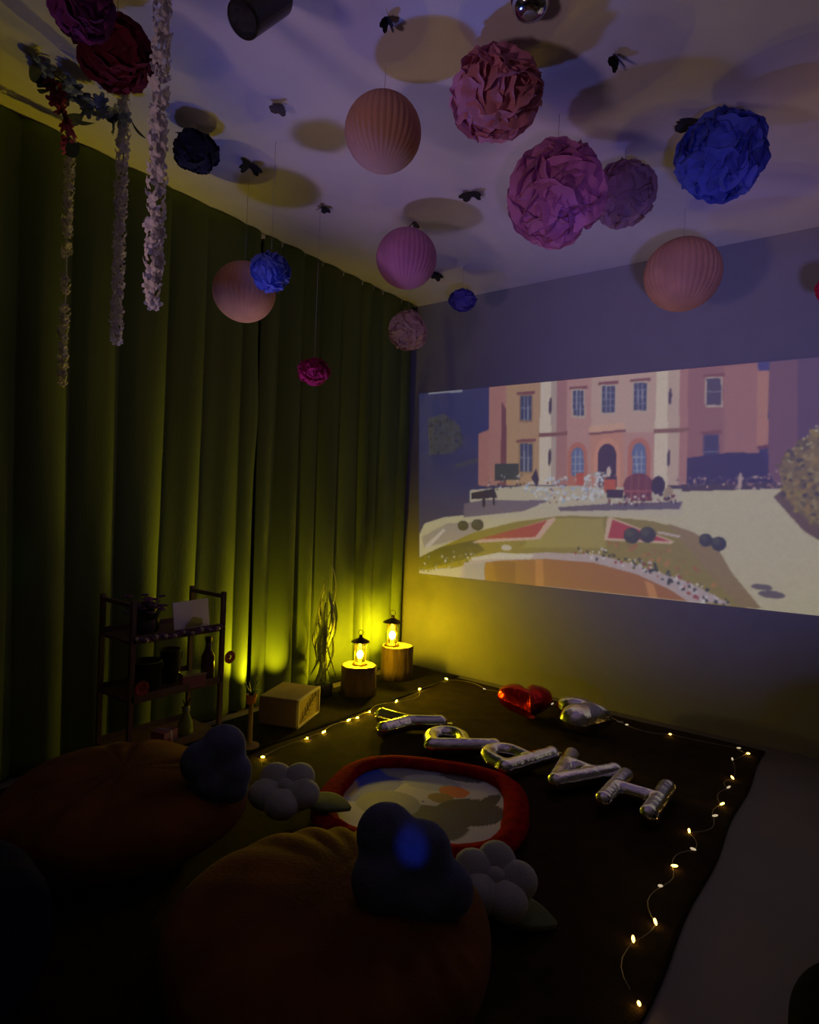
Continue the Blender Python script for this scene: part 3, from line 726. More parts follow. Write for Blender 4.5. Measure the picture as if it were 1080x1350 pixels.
def flower_cushion(loc, rot, s, label, leafpos, leafrot, leafs):
    root = thing('flower_cushion', loc, label, 'cushion', 'pale flower plush cushions', rot=rot)
    for k in range(5):
        a = 2 * PI * k / 5 + .3
        M = Matrix.Rotation(a, 3, 'Z') @ Matrix.Rotation(-.25, 3, 'Y')
        MB().ball((math.cos(a) * .50 * s, math.sin(a) * .50 * s, .03 * s), (.54 * s, .50 * s, .36 * s), 22, 14, M).build('petal', M_PALEPL, root, smooth=True)
    MB().ball((0, 0, .16 * s), (.26 * s, .26 * s, .2 * s), 18, 12).build('flower_centre', M_PALEPL, root, smooth=True)
    inv = (Matrix.Translation(loc) @ Euler(rot).to_matrix().to_4x4()).inverted()
    def leaf(u, v):
        w = math.sin(PI * min(1, u * .97 + .02)) ** .8 * (.5 - .12 * u)
        x = (u - .5) * 1.0; y = (v - .5) * 2 * w * .8
        z = .06 * math.sin(PI * u) - .25 * y * y
        p = Matrix.Translation(leafpos) @ Euler(leafrot).to_matrix().to_4x4() @ Vector((x * leafs, y * leafs, z * leafs))
        return inv @ p
    MB().sheet(leaf, 16, 10).build('leaf', M_LEAFPL, root, smooth=True, solid=.012)
    return root

cloud_cushion((-.825, 1.16, .325), FACE, .140, LOBES_A, 'lobed slate blue plush cushion on the foreground bean bag, in front of the red mat')
cloud_cushion((-1.645, 1.225, .305), (PI / 2 - .35, 0, .75), .125, LOBES_B, 'lobed slate blue plush cushion on the left bean bag near the cart')
flower_cushion((-.800, 1.535, .105), (math.radians(20), math.radians(8), .5), .118, 'pale grey puffy flower cushion behind the foreground bean bag, next to the red mat', (-.735, 1.57, .028), (0, .10, .35), .20)
flower_cushion((-1.625, 1.50, .115), (math.radians(16), math.radians(10), .1), .125, 'pale grey puffy flower cushion on the rug beside the left bean bag', (-1.50, 1.585, .080), (0, .05, .4), .18)

# ------------------------------------------------------------------ foil balloons
M_FOIL = mat('silver_foil', (0.80, 0.80, 0.78), 0.18, metal=1.0, var=.05, bump=.5, bscale=22)
M_FOILR = mat('red_foil', (0.55, 0.012, 0.016), 0.2, metal=.85, var=.1, bump=.5, bscale=22)

def arc(cx, cy, rx, ry, a0, a1, n=10):
    return [(cx + rx * math.cos(a0 + (a1 - a0) * i / n), cy + ry * math.sin(a0 + (a1 - a0) * i / n)) for i in range(n + 1)]
LETTERS = {
    'H': [[(-.30, -.5), (-.30, .5)], [(.30, -.5), (.30, .5)], [(-.30, 0), (.30, 0)]],
    'A': [[(-.36, -.5), (0, .5)], [(.36, -.5), (0, .5)], [(-.2, -.16), (.2, -.16)]],
    'P': [[(-.25, -.5), (-.25, .5)], [(-.25, .48)] + arc(.02, .22, .28, .26, PI / 2, -PI / 2) + [(-.25, -.04)]],
    'Y': [[(0, -.5), (0, .02)], [(0, .02), (-.34, .5)], [(0, .02), (.34, .5)]],
}
def letter(ch, x, y, ang, size, label, tilt=(0, 0)):
    mb = MB()
    r = .138
    for st in LETTERS[ch]:
        pts = []
        for (a, b) in zip(st[:-1], st[1:]):
            L = math.hypot(b[0] - a[0], b[1] - a[1]); n = max(1, int(L / .06))
            for i in range(n):
                pts.append((a[0] + (b[0] - a[0]) * i / n, a[1] + (b[1] - a[1]) * i / n))
        pts.append(st[-1])
        mb.tube([(p[0] * size, p[1] * size, 0) for p in pts], r * size, 10)
        for p in (pts[0], pts[-1]):
            mb.ball((p[0] * size, p[1] * size, 0), r * size * 1.02, 12, 8)
    root = thing('letter_balloon', (x, y, .018 + r * size * .95), label, 'balloon', 'silver foil letter balloons on the rug', rot=(tilt[0], tilt[1], ang))
    o = mb.build('foil_letter', M_FOIL, root, smooth=True)
    remesh(o, .0075, 5)
    tl = LETTERS[ch][0][0]
    MB().prism([(-.008, 0), (.008, 0), (.012, -.028), (-.012, -.028)], -.001, .001,
               Matrix.Translation((tl[0] * size, (tl[1] - r) * size + .006, 0))).build('filling_tab', M_FOIL, root)
    return root
letter('H', -.690, 2.475, PI + .02, .275, 'silver foil balloon letter H, nearest the bare floor')
letter('A', -.950, 2.500, PI - .16, .285, 'silver foil balloon letter A, second from the bare floor')
letter('P', -1.215, 2.490, PI - .30, .29, 'silver foil balloon letter P next to the letter A')
letter('P', -1.495, 2.468, PI - .85, .29, 'silver foil balloon letter P next to the letter Y')
letter('Y', -1.805, 2.500, PI - .85, .29, 'silver foil balloon letter Y, nearest the lanterns')

def heart(loc, rot, s, m, label):
    n, rings = 72, 14
    def out(k):
        t = 2 * PI * k / n
        return (16 * math.sin(t) ** 3 / 17, (13 * math.cos(t) - 5 * math.cos(2 * t) - 2 * math.cos(3 * t) - math.cos(4 * t) + 2) / 17)
    O = [out(k) for k in range(n)]
    vs = []; fs = []
    for side in (1, -1):
        o = len(vs)
        for i in range(rings + 1):
            q = i / rings
            for k in range(n):
                x, y = O[k]
                wr = 1 + (.06 * math.sin(22 * 2 * PI * k / n) * q ** 3)
                h = .46 * math.sqrt(max(0, 1 - q ** 2.2)) * (1 - .45 * math.exp(-((x * q) / .12) ** 2) * max(0, y * q + .15)) * wr
                vs.append((x * q * s, y * q * s, side * h * s))
        for i in range(rings):
            for k in range(n):
                k2 = (k + 1) % n
                f = (o + i * n + k, o + (i + 1) * n + k, o + (i + 1) * n + k2, o + i * n + k2)
                fs.append(f if side > 0 else f[::-1])
    root = thing('heart_balloon', loc, label, 'balloon', 'foil heart balloons by the wall', rot=rot)
    MB().add(vs, fs).build('foil_heart', m, root, smooth=True)
    MB().prism([(-.01, 0), (.01, 0), (.014, -.035), (-.014, -.035)], -.001, .001, Matrix.Translation((0, -1.0 * s, 0))).build('filling_tab', m, root)
    return root
heart((-1.475, 3.115, .098), (math.radians(8), math.radians(0), math.radians(35)), .165, M_FOILR, 'shiny red heart-shaped foil balloon lying by the projection wall')
heart((-1.145, 3.11, .098), (math.radians(6), math.radians(-4), math.radians(120)), .165, M_FOIL, 'silver heart-shaped foil balloon beside the red one')

# ------------------------------------------------------------------ logs and lanterns
def log(loc, R, H, seed, label):
    root = thing('log_stump', loc, label, 'log', 'log stumps under the lanterns')
    rnd = random.Random(seed)
    ph = [rnd.uniform(0, 6.28) for _ in range(5)]
    mod = lambda a, z: 1 + .04 * math.sin(3 * a + ph[0]) + .02 * math.sin(11 * a + ph[1] + z * 8) + .012 * math.sin(23 * a + ph[2])
    MB().lathe([(R * 1.03, 0), (R, H * .3), (R * .98, H * .7), (R, H - .004)], n=48, mod=mod).build('bark', M_BARK, root, smooth=True)
    MB().lathe([(R * .93, H - .006), (R * .93, H), (R * .5, H + .0008), (.004, H + .001)], n=48, mod=mod).build('cut_face', M_CUT, root)
    for q in (.25, .5, .75):
        pts = [(R * q * mod(2 * PI * k / 40, 0) * math.cos(2 * PI * k / 40), R * q * mod(2 * PI * k / 40, 0) * math.sin(2 * PI * k / 40), H + .001) for k in range(41)]
        MB().tube(pts, .0012, 4, False).build('growth_ring', M_BARK, root)
    return root
log((-2.43, 2.80, .008), .105, .170, 1, 'shorter bark-covered log stump left of the corner, lantern on it')
log((-2.475, 3.225, .008), .105, .212, 2, 'taller bark-covered log stump in the corner, lantern on it')

def lantern(loc, s, label, rz):
    root = thing('lantern', loc, label, 'lantern', 'small glowing lanterns on the logs', rot=(0, 0, rz))
    MB().lathe([(.040 * s, 0), (.040 * s, .008 * s), (.030 * s, .014 * s)], n=24).build('base', M_LANT, root)
    for k in range(4):
        a = PI / 4 + k * PI / 2
        MB().tube([(.032 * s * math.cos(a), .032 * s * math.sin(a), .012 * s), (.032 * s * math.cos(a), .032 * s * math.sin(a), .124 * s)], .0022 * s, 6).build('post', M_LANT, root)
    MB().lathe([(.029 * s, .016 * s), (.030 * s, .06 * s), (.029 * s, .121 * s)], n=24).build('glass', M_GLASS, root, smooth=True)
    MB().lathe([(.052 * s, .122 * s), (.048 * s, .127 * s), (.020 * s, .140 * s), (.010 * s, .146 * s), (.010 * s, .156 * s), (.004 * s, .160 * s)], n=24).build('cap', M_LANT, root)
    MB().tube([(.014 * s * math.cos(t), 0, .172 * s + .014 * s * math.sin(t)) for t in [2 * PI * i / 16 for i in range(17)]], .0018 * s, 6, False).build('ring_handle', M_LANT, root, smooth=True)
    MB().lathe([(.010 * s, .014 * s), (.010 * s, .034 * s)], n=14).build('candle', mat('wax', (.8, .7, .5), .6), root)
    MB().ball((0, 0, .054 * s), (.017 * s, .017 * s, .022 * s), 16, 12).build('bulb', M_FLAME, root, smooth=True)
    return root
lantern((-2.425, 2.80, .1795), 1.12, 'glowing bronze lantern on the shorter log', .3)
lantern((-2.490, 3.19, .2215), 1.25, 'glowing bronze lantern on the taller corner log', .5)

# ------------------------------------------------------------------ artificial palm bundle
def palm():
    root = thing('palm_bundle', (-2.545, 2.62, .008), 'tall bundle of narrow palm leaves standing against the green curtain', 'plant')
    m = mat('dried_leaf', (0.24, 0.27, 0.13), .5, var=.3, scale=30)
    MB().lathe([(.05, 0), (.055, .06), (.045, .07), (.005, .072)], n=20).build('pot', mat('dark_pot', (.02, .02, .018), .6), root, smooth=True)
    MB().tube([(0, 0, .05), (.004, .003, .4), (0, 0, .68)], [.008, .006, .002], 8).build('stem', m, root)
    rnd = random.Random(12)
    for k in range(30):
        up = k < 19
        a = rnd.uniform(0, 6.28) if k % 3 else rnd.choice((0.9, -2.2)) + rnd.uniform(-.4, .4)
        z0 = rnd.uniform(.10, .45) if up else rnd.uniform(.16, .34)
        ln = rnd.uniform(.24, .36) if up else rnd.uniform(.16, .27)
        bow = rnd.uniform(.04, .075)
        def leaf(u, v):
            if up:
                r = bow * math.sin(PI * min(1, u * .95)) + .004
                z = z0 + ln * u if z0 + ln < .80 else z0 + (.80 - z0) * u
            else:
                r = .006 + .075 * u ** 1.3
                z = z0 - ln * u * .9
            wdt = .013 * math.sin(PI * (u * .94 + .03)) ** .7
            tx, ty = -math.sin(a), math.cos(a)
            lat = (v - .5) * 2 * wdt
            fold = abs(v - .5) * .006
            return (math.cos(a) * (r + fold) + tx * lat, math.sin(a) * (r + fold) + ty * lat, max(.012, z))
        MB().sheet(leaf, 10, 2).build('leaf', m, root, smooth=True, solid=.0012)
palm()

# ------------------------------------------------------------------ gift box
def crate():
    root = thing('wooden_box', (-2.405, 2.225, .008), 'plain brown box with a leaf-patterned end panel, yellow light painted in, below the curtain', 'box', rot=(0, 0, math.radians(22)))
    mb = mat('box_board', (.19, .125, .095), .8, var=.12, scale=4)
    # body: long side faces the camera, patterned end faces the lanterns
    L, W, H = .27, .21, .142
    b = MB().box((0, 0, H / 2), (W, L, H)).build('body', mb, root)
    bev = b.modifiers.new('bevel', 'BEVEL'); bev.width = .006; bev.segments = 2
    my = mat('end_panel', (.50, .37, .06), .7, var=.1); ml = mat('leaf_print', (.16, .11, .02), .7); mw = mat('pale_edge', (.66, .56, .30), .6)  # panel colour carries the yellow lamp light falling on it
    X = W / 2
    MB().box((X + .003, 0, H / 2), (.006, L - .02, H - .02)).build('end_panel', my, root)
    for (cy, cz, sy, sz) in ((0, .005, L, .008), (0, H - .005, L, .008), (-L / 2 + .004, H / 2, .008, H), (L / 2 - .004, H / 2, .008, H)):
        MB().box((X + .006, cy, cz), (.012, sy, sz)).build('edge_strip', mw, root)
    MB().tube([(X + .0075, -.10, .02), (X + .0075, .10, .12)], .0022, 6).build('leaf_print', ml, root)
    for k in range(6):
        t = .12 + .15 * k
        y, z = -.10 + .20 * t, .02 + .10 * t
        for sgn in (1, -1):
            MB().tube([(X + .0075, y, z), (X + .0075, y + .022 - sgn * .022, min(H - .015, max(.015, z + .012 + sgn * .024)))], .0018, 6).build('leaf_print', ml, root)
crate()

up = thing('added_uplight', (-2.565, 2.215, .008), 'small added uplight out of sight behind the brown box', 'lamp')  # added lamp, out of view, brightens the lower curtain
MB().lathe([(.024, 0), (.026, .012), (.022, .028), (.018, .03)], n=20).build('housing', M_BLACK, up, smooth=True)
MB().lathe([(.017, .030), (.015, .034), (.003, .035)], n=18).build('lens', mat('uplight_lens', (.8, .7, .3), .3), up, smooth=True)
spot('added_uplight_beam', (-2.560, 2.215, .055), (-2.70, 1.97, .62), 62, (1.0, .74, .012), 40, 1.0, .015)  # added beams for the yellow glow on the curtain
spot('added_uplight_beam', (-2.560, 2.215, .055), (-2.70, 2.49, .62), 62, (1.0, .74, .012), 20, 1.0, .015)

# ------------------------------------------------------------------ tiered cart
M_CART = mat('cart_wood', (.14, .075, .055), .6, var=.25, scale=10, stretch=(4, 4, 1))
def cart():
    root = thing('tiered_cart', (-2.42, 1.50, .008), 'small dark wooden three-tier cart with toys and flowers in front of the curtain', 'cart')
    for sx in (-.12, .12):
        for sy in (-.21, .21):
            MB().box((sx, sy, .37), (.018, .018, .70)).build('post', M_CART, root)
            MB().ball((sx, sy, .016), (.014, .014, .016), 12, 8).build('caster', M_BLACK, root, smooth=True)
    for z in (.092, .317, .552):
        sh = MB().box((0, 0, z), (.25, .43, .012)).build('shelf', M_CART, root)
        for sx in (-.125, .125):
            MB().box((sx, 0, z + .014), (.008, .42, .028)).build('lip', M_CART, sh)
    for sy in (-.21, .21):
        MB().box((0, sy, .70), (.24, .016, .016)).build('top_rail', M_CART, root)
cart()

# objects on the cart
M_PETALR = mat('rose_petal', (.42, .05, .035), .7, var=.2, translucent=.2)
M_PETALP = mat('mauve_petal', (.20, .09, .22), .8, var=.3, translucent=.2)
M_PINK = mat('pink_card', (.42, .17, .16), .7, var=.1)
M_GREEN = mat('leaf_green', (.035, .065, .022), .7, var=.3)
def rose(loc, s, m, label):
    root = thing('rose', loc, label, 'flower', 'silk roses clipped to the cart')
    for ring, (n, r, t) in enumerate(((3, .25, .1), (5, .5, .35), (6, .8, .7))):
        for k in range(n):
            a = 2 * PI * k / n + ring * .5
            def pet(u, v):
                w = (u - .5) * 1.3
                rr = r * s * (.45 + .55 * v) * (1 - .12 * w * w)
                return (t * s * .5 * v + .3 * s * (1 - v), rr * math.sin(a + w) , rr * math.cos(a + w))
            MB().sheet(pet, 6, 4).build('petal', m, root, smooth=True, solid=.0012)
    MB().ball((.12 * s, 0, 0), (.3 * s, .22 * s, .22 * s), 10, 8).build('flower_centre', m, root, smooth=True)
    MB().tube([(-.02, 0, 0), (.3 * s, 0, 0)], .003, 6).build('stem', M_GREEN, root)
    return root
rose((-2.275, 1.315, .385), .038, M_PETALR, 'red silk rose on the left front post of the cart')
rose((-2.275, 1.728, .438), .036, mat('coral_petal', (.62, .12, .035), .7, translucent=.2), 'coral silk rose on the right front post of the cart')

def posy(loc, n, spread, h, m, label, seed, cat='flowers'):
    root = thing('flower_posy', loc, label, cat)
    rnd = random.Random(seed)
    MB().lathe([(.028, 0), (.036, .03), (.033, .06), (.030, .06), (.004, .058)], n=18).build('pot', mat('clay_dark', (.07, .04, .03), .7), root, smooth=True)
    for k in range(n):
        a = rnd.uniform(0, 6.28); q = spread * math.sqrt(rnd.random()); z = h * rnd.uniform(.65, 1.1)
        p = (q * math.cos(a), q * math.sin(a), z)
        st = MB().tube([(0, 0, .05), (p[0] * .5, p[1] * .5, z * .6), p], .0014, 5).build('stem', M_GREEN, root)
        mb = MB()
        for i in range(6):
            b = 2 * PI * i / 6
            mb.ball((p[0] + .009 * math.cos(b), p[1] + .009 * math.sin(b), p[2]), (.009, .006, .004), 6, 4, Matrix.Rotation(b, 3, 'Z'))
        mb.build('bloom', m, root, smooth=True)
    return root
posy((-2.40, 1.405, .566), 34, .085, .15, M_PETALP, 'bunch of small mauve flowers on the top tier of the cart', 4)

# star lamp hidden among the flowers
sl = thing('star_lamp', (-2.455, 1.44, .566), 'small dark dome lamp behind the mauve flowers on the cart', 'lamp')
MB().lathe([(.045, 0), (.05, .02), (.05, .07), (.04, .08)], n=24).build('base', M_BLACK, sl, smooth=True)
MB().lathe([(.042, .08), (.036, .105), (.020, .125), (.003, .130)], n=24).build('dome', M_BLACK, sl, smooth=True)

# propped white card
cd = thing('greeting_card', (-2.375, 1.60, .566), 'white card propped up on the top tier of the cart', 'card', rot=(0, 0, math.radians(8)))
MB().box((0, 0, .062), (.004, .195, .125), (0, -.14, 0)).build('card_sheet', mat('white_card', (.82, .76, .76), .7, var=.04), cd)
MB().box((-.03, 0, .045), (.003, .03, .10), (0, .35, 0)).build('stand', M_CART, cd)
MB().prism([(-.045, .012), (.055, .012), (.05, .04), (.0, .055)], -.001, .001, Matrix.Translation((.013, 0, 0)) @ Euler((PI / 2, 0, PI / 2)).to_matrix().to_4x4()).build('printed_motif', mat('lime_print', (.30, .30, .10), .7), cd)

# bead garland along the top tier
gb = thing('bead_garland', (-2.287, 1.50, .578), 'garland of mauve and cream beads along the front of the top tier', 'garland')
rnd = random.Random(9)
MB().tube([(.0, -.205 + .41 * i / 20, .004 - .012 * math.sin(PI * i / 20 * 4) ** 2) for i in range(21)], .0015, 5).build('cord', M_WIRE, gb)
for i in range(30):
    y = -.203 + .406 * i / 29
    z = .004 - .012 * math.sin(PI * (i / 29) * 4) ** 2
    MB().ball((.003, y, z - .003), rnd.uniform(.006, .011), 10, 6).build('bead', M_PETALP if i % 3 else mat('cream_bead', (.5, .42, .32), .4), gb, smooth=True)

def pan(loc, r, h, label, m, handle=0.0):
    root = thing('toy_pot', loc, label, 'pot', 'toy pots on the middle tier')
    MB().lathe([(r * .8, 0), (r, h * .25), (r, h), (r * 1.05, h), (r * 1.05, h + .004), (r * .93, h + .004), (r * .92, h * .3), (.003, h * .25)], n=28).build('pot_body', m, root, smooth=True)
    for s in (-1, 1):
        MB().tube([(0, s * r, h * .8), (0, s * (r + .014), h * .85), (0, s * (r + .014), h * .7), (0, s * r, h * .65)], .003, 6).build('pot_handle', m, root, smooth=True)
    return root
M_POT = mat('dark_enamel', (.05, .052, .035), .2, var=.2, coat=.5)
pan((-2.40, 1.41, .331), .062, .12, 'large dark enamel toy pot on the middle tier of the cart', M_POT)
pan((-2.44, 1.545, .331), .045, .14, 'tall dark enamel toy pot beside the bottle on the middle tier', M_POT)

bt = thing('bottle', (-2.335, 1.665, .331), 'dark brown bottle at the right end of the middle tier', 'bottle')
MB().lathe([(.028, 0), (.030, .01), (.030, .11), (.014, .145), (.012, .18)], n=22).build('bottle_body', mat('brown_glass', (.09, .035, .015), .12, coat=.6), bt, smooth=True)
MB().lathe([(.015, .178), (.015, .196), (.004, .197)], n=18).build('cap', M_LANT, bt)

bx = thing('pink_box', (-2.315, 1.575, .331), 'small pink box with a silver rim on the middle tier', 'box', rot=(0, 0, -.25))
MB().box((0, 0, .026), (.06, .10, .052)).build('box_body', M_PINK, bx)
MB().box((0, 0, .055), (.064, .104, .010)).build('lid', mat('silver_lid', (.5, .5, .48), .25, metal=.9), bx)

gl = thing('green_vase', (-2.33, 1.56, .106), 'green glass bud vase on the bottom tier of the cart', 'vase')
MB().lathe([(.026, 0), (.034, .03), (.030, .07), (.014, .11), (.018, .135)], n=24).build('vase_body', mat('green_glass', (.22, .30, .06), .08, coat=.8), gl, smooth=True)
for k, a in enumerate((-.4, .5)):
    MB().sheet(lambda u, v, a=a: (.01 * (v - .5) * math.sin(PI * (u * .9 + .05)), a * .05 * u, .12 + .08 * u - .03 * u * u), 6, 2).build('leaf', M_GREEN, gl, smooth=True, solid=.001)
b2 = thing('gift_box', (-2.335, 1.465, .106), 'pink ribboned gift box on the bottom tier of the cart', 'box', rot=(0, 0, .3))
MB().box((0, 0, .03), (.07, .08, .06)).build('box_body', M_PINK, b2)
MB().box((0, 0, .0305), (.0715, .012, .0625)).build('ribbon', mat('satin_white', (.5, .42, .42), .35), b2)
rose((-2.265, 1.43, .14), .030, mat('pink_petal', (.55, .22, .22), .7, translucent=.2), 'pink silk rose on the bottom tier of the cart')

# aloe on a slim stand
st = thing('plant_stand', (-2.255, 1.85, 0), 'slim wooden post with an orange cup of green leaves beside the cart', 'plant stand')
MB().lathe([(.045, 0), (.045, .012), (.012, .018), (.010, .20), (.010, .205)], n=20).build('post', mat('pale_post', (.32, .20, .07), .7), st)
MB().lathe([(.020, .205), (.027, .245), (.025, .247), (.004, .240)], n=22).build('cup', mat('orange_cup', (.62, .20, .03), .5), st, smooth=True)
rnd = random.Random(3)
for k in range(9):
    a = rnd.uniform(0, 6.28); ln = rnd.uniform(.06, .10); sp = rnd.uniform(.01, .07)
    def lf(u, v):
        w = .008 * (1 - u) ** .6
        return (math.cos(a) * sp * u - math.sin(a) * (v - .5) * 2 * w, math.sin(a) * sp * u + math.cos(a) * (v - .5) * 2 * w, .236 + ln * u - (sp * .7) * u * u)
    MB().sheet(lf, 6, 2).build('leaf', mat('aloe', (.10, .20, .05), .5, var=.2), st, smooth=True, solid=.0015)

# ------------------------------------------------------------------ fairy lights round the rug
def fairy():
    root = thing('fairy_lights', (-1.3, 2.4, 0), 'string of warm fairy lights laid along the edges of the brown rug', 'string lights')
    lit = [(-2.094, 1.788), (-2.107, 2.074), (-2.103, 2.171), (-2.128, 2.378), (-2.124, 2.444), (-2.136, 2.563), (-2.135, 2.795), (-2.186, 3.088), (-2.177, 3.397), (-1.885, 3.385),
           (-1.45, 3.40), (-1.008, 3.362), (-.781, 3.382), (-.481, 3.418), (-.432, 3.375), (-.471, 3.232), (-.431, 3.002), (-.435, 2.883), (-.428, 2.698), (-.433, 2.576), (-.474, 2.383), (-.431, 2.274), (-.469, 2.12), (-.464, 1.984), (-.429, 1.788), (-.457, 1.676), (-.386, 1.479)]
    dim = {1, 3, 5, 9, 10, 11, 13, 15, 17, 19, 21, 23}
    rnd = random.Random(5)
    pts = []
    for (a, b) in zip(lit[:-1], lit[1:]):
        n = max(3, int(math.hypot(b[0] - a[0], b[1] - a[1]) / .03))
        nx, ny = -(b[1] - a[1]), b[0] - a[0]
        k = rnd.uniform(-.22, .22)
        for i in range(n):
            t = i / n
            w = k * math.sin(PI * t)
            pts.append((a[0] + (b[0] - a[0]) * t + nx * w + 1.3, a[1] + (b[1] - a[1]) * t + ny * w - 2.4, .018))
    MB().tube(pts, .0013, 5).build('wire', M_WIRE, root, smooth=True)
    for i, (x, y) in enumerate(lit):
        a = rnd.uniform(0, 6.28)
        d = Vector((math.cos(a), math.sin(a), .3)).normalized()
        p = Vector((x + 1.3, y - 2.4, .019))
        M = d.to_track_quat('Z', 'Y').to_matrix()
        MB().ball(p + d * .008, (.0042, .0042, .011), 10, 8, M).build('bulb', M_LEDHOT if i < 9 else M_LEDDIM if i in dim else M_LED, root, smooth=True)
fairy()

# ------------------------------------------------------------------ hanging paper balls and pompoms
def hang(root, r, z):
    MB().tube([(0, 0, r * .9), (0, 0, ZC - z)], .0009, 5).build('string', M_STRING, root)

def honeycomb(loc, r, m, label, ribs=36):
    root = thing('paper_ball', loc, label, 'paper ball', 'honeycomb paper balls under the ceiling')
    nv = 30
    prof = [(max(.002, r * math.sin(PI * (i + .15) / (nv + .3))), -r * .97 * math.cos(PI * (i + .15) / (nv + .3))) for i in range(nv + 1)]
    mod = lambda a, z: 1 - .022 * (1 - abs(math.cos(ribs * a / 2))) + .012 * math.sin(2 * a + z * 9)
    MB().lathe(prof, n=ribs * 6, mod=mod).build('paper', m, root, smooth=True)
    hang(root, r, loc[2])
    return root

def pompom(loc, r, m, label, seed, n=120, squash=1.0, rag=1.0):
    root = thing('tissue_pompom', loc, label, 'pompom', 'tissue pompoms under the ceiling')
    rnd = random.Random(seed)
    mb = MB()
    mb.ball((0, 0, 0), (r * .84, r * .84, r * .84 * squash), 24, 16)
    for k in range(n):
        zz = 1 - 2 * (k + .5) / n
        ph = k * 2.39996 + rnd.uniform(-.2, .2)
        q = math.sqrt(max(0, 1 - zz * zz))
        nrm = Vector((q * math.cos(ph), q * math.sin(ph), zz))
        t = nrm.cross(Vector((rnd.uniform(-1, 1), rnd.uniform(-1, 1), rnd.uniform(-1, 1)))).normalized()
        b = nrm.cross(t)
        p1, p2 = rnd.uniform(0, 6.28), rnd.uniform(0, 6.28)
        rad = r * rnd.uniform(.90, 1.04)
        lean = rnd.choice((-1, 1)) * rnd.uniform(.22, .5) * rag
        def pet(u, v):
            s = (u - .5) * 2
            wav = (.05 * math.sin(3.2 * s + p1) + .025 * math.sin(8 * s + p2)) * (.3 + v)
            d = (nrm + t * s * .62 * (.45 + .55 * v) + b * (wav + lean * v)).normalized()
            rr = rad * (.74 + .26 * v * (1 - .35 * s * s) + .018 * v * math.sin(11 * s + p2))
            return (d.x * rr, d.y * rr, d.z * rr * squash)
        mb.sheet(pet, 12, 4)
    mb.build('tissue', m, root, smooth=True)
    hang(root, r * squash, loc[2])
    return root

T_PEACH = mat('peach_paper', (.62, .34, .26), .85, var=.06, translucent=.3)
T_PINK = mat('pink_paper', (.62, .24, .34), .85, var=.08, translucent=.3)
T_MAUVE = mat('mauve_tissue', (.52, .20, .36), .85, var=.12, translucent=.3)
T_BLUE = mat('blue_tissue', (.07, .10, .52), .85, var=.15, translucent=.3)
T_LBLUE = mat('light_blue_tissue', (.12, .17, .62), .85, var=.12, translucent=.3)
T_MAG = mat('magenta_tissue', (.42, .01, .13), .85, var=.2, translucent=.3)
T_CRIM = mat('crimson_tissue', (.16, .006, .025), .9, var=.3, translucent=.2)
T_PURP = mat('plum_tissue', (.15, .015, .14), .9, var=.3, translucent=.2)
T_NAVY = mat('navy_tissue', (.012, .012, .06), .9, var=.3, translucent=.1)

honeycomb((-1.349, 1.567, 2.386), .126, T_PEACH, 'rosy peach paper ball under the ceiling, left of the ruffled pink pompom')
pompom((-.989, 1.687, 2.447), .149, T_PINK, 'ruffled pink tissue pompom highest up, right of the peach ball', 2, 130, .86)
pompom((-.966, 2.103, 2.305), .182, T_MAUVE, 'largest pink-violet tissue pompom in the middle of the ceiling', 3, 170)
pompom((-.835, 2.452, 2.426), .128, mat('dusty_rose_tissue', (.46, .24, .30), .85, translucent=.3), 'dusty rose tissue pompom tucked behind the largest pompom', 4, 120)
pompom((-.464, 2.355, 2.416), .152, T_BLUE, 'large deep blue tissue pompom at upper right', 5, 150)
honeycomb((-.753, 3.074, 2.289), .172, mat('apricot_paper', (.66, .33, .22), .85, translucent=.3), 'apricot paper ball hanging in front of the projection wall')
honeycomb((-1.859, 2.372, 2.351), .146, mat('orchid_paper', (.58, .26, .44), .85, translucent=.3), 'pink orchid paper ball above the small beige one in the corner')
pompom((-2.207, 2.858, 2.166), .118, mat('beige_tissue', (.66, .42, .36), .85, var=.06, translucent=.3), 'small beige-pink pompom at the corner of curtain and wall', 8, 110)
pompom((-2.013, 3.132, 2.395), .088, mat('indigo_tissue', (.10, .08, .42), .85, translucent=.3), 'small indigo pompom near the room corner at the ceiling', 9, 90, .75)
honeycomb((-2.32, 1.773, 2.088), .138, mat('salmon_paper', (.68, .38, .28), .85, translucent=.3), 'salmon paper ball in front of the green curtain')
pompom((-1.988, 1.646, 2.072), .084, T_LBLUE, 'small bright blue pompom overlapping the salmon paper ball', 11, 90)
pompom((-2.125, 2.04, 1.76), .080, T_MAG, 'small magenta pompom hanging lowest before the green curtain', 12, 90, .82)
pompom((-.167, 3.136, 2.133), .066, mat('red_tissue', (.5, .01, .06), .85, translucent=.3), 'tiny red pompom at the right edge of the picture', 13, 80)
pompom((-1.587, .700, 2.335), .078, T_PURP, 'plum pompom in the upper left corner', 14, 100)
pompom((-1.821, .905, 2.435), .112, T_CRIM, 'dark crimson pompom behind the white garland at upper left', 15, 100, .9, 1.4)
pompom((-2.161, 1.397, 2.493), .092, T_NAVY, 'dark navy pompom just right of the longest near garland', 16, 60, .85, 1.8)

